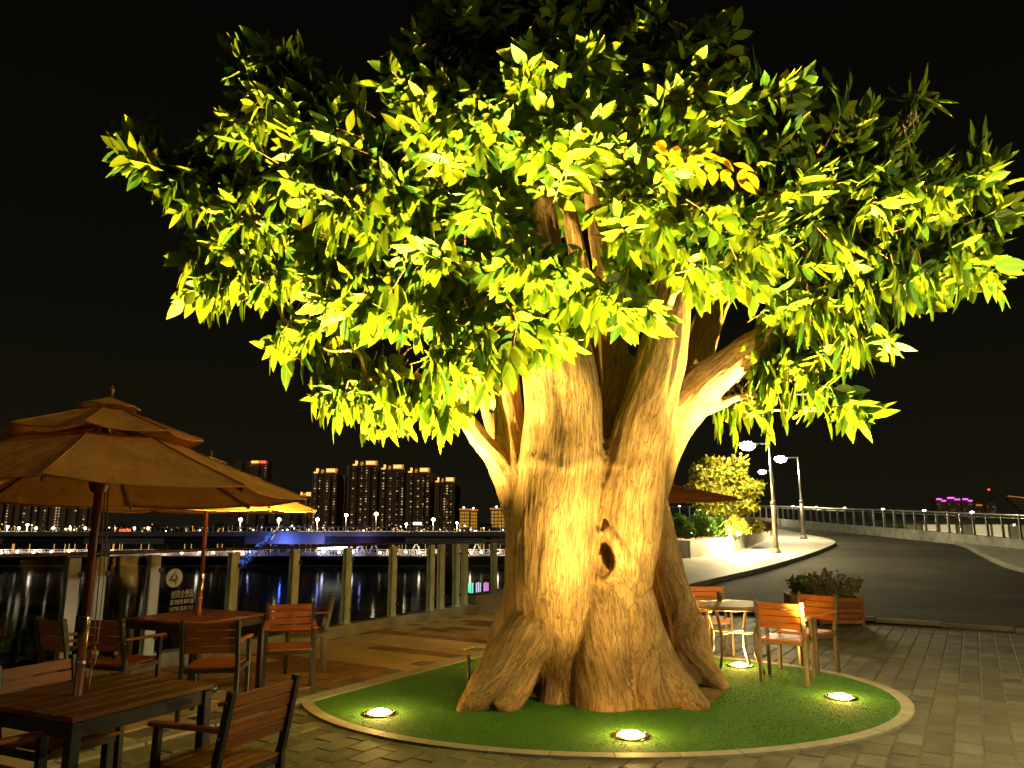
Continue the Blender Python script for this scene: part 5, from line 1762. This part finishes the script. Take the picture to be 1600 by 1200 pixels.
# ---- towers
GT = 'high-rise towers across the river'
def tower(label, x0, x1, ytop, Y=900, mat='tower', crown=0, cols=(), wing=None, lit=.28, sign=None, seed=1, ybase=832, pale=None):
    rg = np.random.default_rng(seed)
    a, b = at(x0, ytop, Y), at(x1, ytop, Y)
    zg = -9.0; zt_ = a.z; W = b.x - a.x; cx = (a.x + b.x) / 2
    t = thing('tower_block', label, 'tower', (cx, Y, zg), 0, GT)
    H = zt_ - zg
    ch = 6.5 if crown else 0
    Hb = H - ch
    nb_ = 4
    for k in range(nb_):       # stepped vertical bays
        bw = W / nb_; x = -W/2 + bw * (k + .5)
        d = (0, 2.2, .8, 2.8)[k % 4]
        MB().box((x, 8 + d, Hb / 2), (bw * (.98 if k % 2 else .94), 16, Hb - (k % 2) * 2)).build('bay', M[pale or mat] if k % 2 == 0 else M[mat], t)
    nf = int(Hb / 3.1)
    for k in (1, 3):           # recessed glazed strips between the bays
        x = -W/2 + W / nb_ * k
        MB().box((x, 9.5, Hb / 2 - 1), (W * .06, 15, Hb - 3)).build('glazed_strip', M['tower_glass'], t)
    ledge = MB()
    for f in range(1, nf):
        for k in (1, 3):
            bw = W / nb_; x = -W/2 + bw * (k + .5)
            ledge.box((x, (2.2, 2.8)[k // 2] - .35, f * 3.1), (bw * .8, .9, .35))
    ledge.build('balcony', M[mat], t, kind='stuff')
    wm, dm = MB(), MB()
    for c in cols or (.12, .34, .6, .86):
        k = min(3, int(c * 4)); dep = (0, 2.2, .8, 2.8)[k]
        for f in range(1, nf):
            u = rg.random()
            if u < lit: wm.box(((c - .5) * W, dep - .06, f * 3.1 + 1.3), (1.1 + rg.random() * .9, .12, 1.25))
            elif u < lit + .34: dm.box(((c - .5) * W, dep - .06, f * 3.1 + 1.3), (1.5, .12, 1.2))
    if wm.v: wm.build('lit_window', M['win_warm'], t, kind='stuff')
    if dm.v: dm.build('dim_window', M['win_dim'], t, kind='stuff')
    if crown:
        # lit roof pavilion on the right, lit fin on the left
        MB().box((W * .22, 6, Hb + 3.6), (W * .34, 8, 4.2)).build('roof_pavilion', M['crown_lit'], t)
        MB().box((W * .22, 6, Hb + 6.1), (W * .44, 9.5, .7)).build('roof_slab', M['tower_pale'], t)
        MB().box((W * .43, 5, Hb + 3.2), (W * .06, 6, 6)).build('roof_fin', M['crown_dim'], t)
        MB().box((-W * .33, 5, Hb + 3.0), (W * .07, 5, 6)).box((-W * .40, 4.6, Hb + 1.0), (W * .10, 5, 1.6)).build('roof_fin', M['crown_lit'], t)
        MB().box((-W * .12, 5, Hb + 2.4), (W * .08, 5, 4.4)).build('roof_fin', M['crown_dim'], t)
        MB().box((0, 9, Hb + 1.2), (W * .98, 12, 2.4)).build('roof_base', M['tower_pale'], t)
    if wing:
        wa = at(wing[0], wing[2], Y + 14); wb = at(wing[1], wing[2], Y + 14)
        MB().box(((wa.x + wb.x) / 2 - cx, 24, (wa.z - zg) / 2), (wb.x - wa.x, 14, wa.z - zg)).build('wing', M['tower_pale'], t)
        MB().box((wb.x - cx - 1.2, 17 - .1, (wa.z - zg) / 2), (1.6, .4, wa.z - zg - 2)).build('glazed_strip', M['tower_glass'], t)
    if sign:
        for sx, sw, sm in sign:
            MB().box(((sx - .5) * W, -.4, H - 2.2), (sw * W, .5, 2.8)).build('roof_sign', M[sm], t)
    return t
tower('leftmost of the five crowned towers with a lit orange roof', 488, 527, 731, crown=1, cols=(.14, .30, .62, .90), wing=(524, 542, 742), seed=3)
tower('tallest of the crowned towers, second from the left', 549, 590, 719, crown=1, cols=(.10, .40, .60, .90), wing=(541, 549, 727), seed=4)
tower('middle crowned tower right of the tallest one', 594, 631, 725, crown=1, cols=(.16, .45, .74, .95), wing=(588, 594, 735), seed=5)
tower('fourth crowned tower from the left with the wide lit roof', 636, 672, 730, crown=1, cols=(.2, .5, .72, .9), wing=(668, 679, 740), seed=6)
tower('rightmost and shortest of the five crowned towers', 679, 711, 745, crown=1, cols=(.25, .5, .62, .8), wing=(706, 718, 757), seed=7)
tower('tower with a red and white roof sign above the front parasol edge', 367, 418, 719, sign=((.62, .22, 'crown_lit'), (.86, .2, 'red_lit')), lit=.06, cols=(.93, .5), seed=8)
tower('low tower with an orange lit roof between parasol tip and the crowned towers', 466, 487, 768, crown=1, lit=.04, seed=9)
for i, (x0, x1, lab, cols, lt) in enumerate(((-30, 24, 'tower at the far left picture edge with one column of lit windows', (.85,), .6), (30, 62, 'pale tower second from the left edge under the parasol', (.4,), .12),
        (58, 88, 'tower with a bright window column third from the left edge', (.15, .6), .34), (88, 116, 'tower with the brightest window column just left of the parasol pole', (.22, .3), .75),
        (118, 150, 'dark tower behind the front parasol pole', (.2, .6), .16), (420, 466, 'dim tower behind the tip of the front parasol', (.3, .8), .05))):
    tower(lab, x0, x1, 742 if i < 5 else 790, Y=820, pale='tower_pale', lit=lt, cols=cols, seed=20 + i)
# golden lit low buildings
for i, (x0, x1, y0, lab) in enumerate(((718, 734, 797, 'golden lit low building right of the towers with a lamp on its roof'), (735, 746, 798, 'orange lit building next to the golden one beyond the bridge'), (766, 790, 796, 'golden lit building just left of the trunk'))):
    Y = 600; a, b = at(x0, y0, Y), at(x1, y0, Y); H = a.z + 9; W = b.x - a.x
    t = thing('low_building', lab, 'building', ((a.x + b.x) / 2, Y, -9), 0, 'golden lit buildings beyond the bridge')
    MB().box((0, 5, H / 2), (W, 10, H)).build('wall', M['tower_pale'], t)
    g = MB()
    for r in range(5):
        for c in range(4): g.box(((c - 1.5) * W / 4.4, -.15, H * (.42 + .12 * r)), (W / 6, .3, H * .085))
    g.build('lit_window', M['gold_lit'], t, kind='stuff')
    MB().box((0, 4.6, H + .6), (W * 1.05, 11, 1.0)).build('roof', M['crown_dim'], t)
    MB().lathe([(0, -.8), (.9, 0), (0, .8)], c=(-W * .1, 1, H + 2.0), n=10).build('roof_lamp', M['bulb_small'], t)
# trees on the far bank
TREEX = [185, 240, 265, 345, 368, 385, 425, 452, 610, 760]
for i, px in enumerate(TREEX):
    p = at(px, 818 + (i % 3) * 2, 330); h = p.z + 9
    t = thing('bank_tree', 'dark tree on the far bank, %s of the trees before the towers' % ORD[TREEX.index(px)], 'tree', (p.x, 330, -9), 0, 'trees on the far bank')
    me = MB().tube([(0, 0, 0), (0.1, 0, h * .6)], [.3, .16], 7).mesh('trunk', M['bark']); tag_grain(me); link('trunk', me, t)
    n = 260
    d = RNG.normal(size=(n, 3)); d /= np.linalg.norm(d, axis=1)[:, None]
    P = np.array([0, 0, h * .72]) + d * (.3 + .7 * RNG.random(n))[:, None] * np.array([3.4, 3, h * .33])
    dd = RNG.normal(size=(n, 3)); dd /= np.linalg.norm(dd, axis=1)[:, None]; nn = RNG.normal(size=(n, 3)); nn -= dd * (nn * dd).sum(1)[:, None]; nn /= np.linalg.norm(nn, axis=1)[:, None]
    leaf_mass('foliage', P, dd, nn, np.full(n, 1.1), np.full(n, .5), M['plant_dark'], t, kind='stuff')

# ---- right background: low lit hall and far towers with magenta roofs
p0, p1 = at(1445, 843, 120), at(1600, 843, 120)
t = thing('lit_hall', 'low bright hall seen through the road railing at the right', 'building', ((p0.x + p1.x) / 2 + 4, 124, -7), 0)
zc0, zc1 = at(800, 845, 120).z + 7, at(800, 817, 120).z + 7
W = p1.x - p0.x + 10
MB().box((0, 4, (zc1 - .2) / 2), (W, 8, zc1 - .2)).build('wall', M['tower_pale'], t)
for k in range(9):
    x = -W / 2 + W * (k + .5) / 9
    MB().box((x, -.1, (zc0 + zc1) / 2), (W / 9 * .8, .2, (zc1 - zc0) * .8)).build('lit_window', M['win_dim'] if k % 3 == 0 else M['win_warm'], t)
MB().box((0, 3.6, zc1 + .2), (W + 1.5, 9.5, .5)).build('roof', M['deck'], t)
for i, (x0, x1, yt) in enumerate(((1462, 1478, 779), (1479, 1500, 777), (1503, 1519, 779), (1522, 1537, 788), (1540, 1556, 786))):
    Y = 900; a, b = at(x0, yt, Y), at(x1, yt, Y); zg = -9; H = a.z - zg; W = b.x - a.x
    lab = ('left magenta-topped tower on the right skyline', 'middle magenta-topped tower on the right skyline', 'right magenta-topped tower on the right skyline', 'lower dark tower with an orange roof sign on the right skyline', 'dark tower below the red mast light on the right skyline')[i]
    t = thing('tower_block', lab, 'tower', ((a.x + b.x) / 2, Y, zg), 0, 'towers on the right skyline')
    MB().box((0, 6, H / 2), (W, 12, H)).build('wall', M['tower'], t)
    MB().box((0, 5, H + .6), (W * .7, 8, 1.2)).build('roof', M['deck'], t)
    if i < 3:
        MB().box((-W * .2, -.3, H - .7), (W * .5, .6, 1.5)).build('roof_light', M['magenta'], t)
        MB().box((W * .27, -.3, H - 2.6), (W * .4, .6, 1.3)).build('roof_light', M['magenta'], t)
    elif i == 3: MB().box((0, -.3, H - 1), (W * .6, .6, 1.6)).build('roof_sign', M['crown_dim'], t)
    rg = np.random.default_rng(50 + i); wm = MB()
    for f in range(4, int(H / 3.2)):
        for c in range(5):
            if rg.random() < .22: wm.box(((c - 2) * W / 5.5, -.1, f * 3.2), (1.3, .2, 1.3))
    wm.build('lit_window', M['win_dim'], t, kind='stuff')
Y = 1000; p = at(1545, 765, Y)
t = thing('radio_mast', 'thin dark mast with a red warning light above the right skyline', 'mast', (p.x, Y, -9))
MB().tube([(0, 0, 0), (0, 0, p.z + 8)], [1.2, .35], 6).build('mast', M['tower_glass'], t)
MB().lathe([(0, -1.6), (1.9, 0), (0, 1.6)], c=(0, 0, p.z + 9), n=12).build('warning_light', M['red_lit'], t)
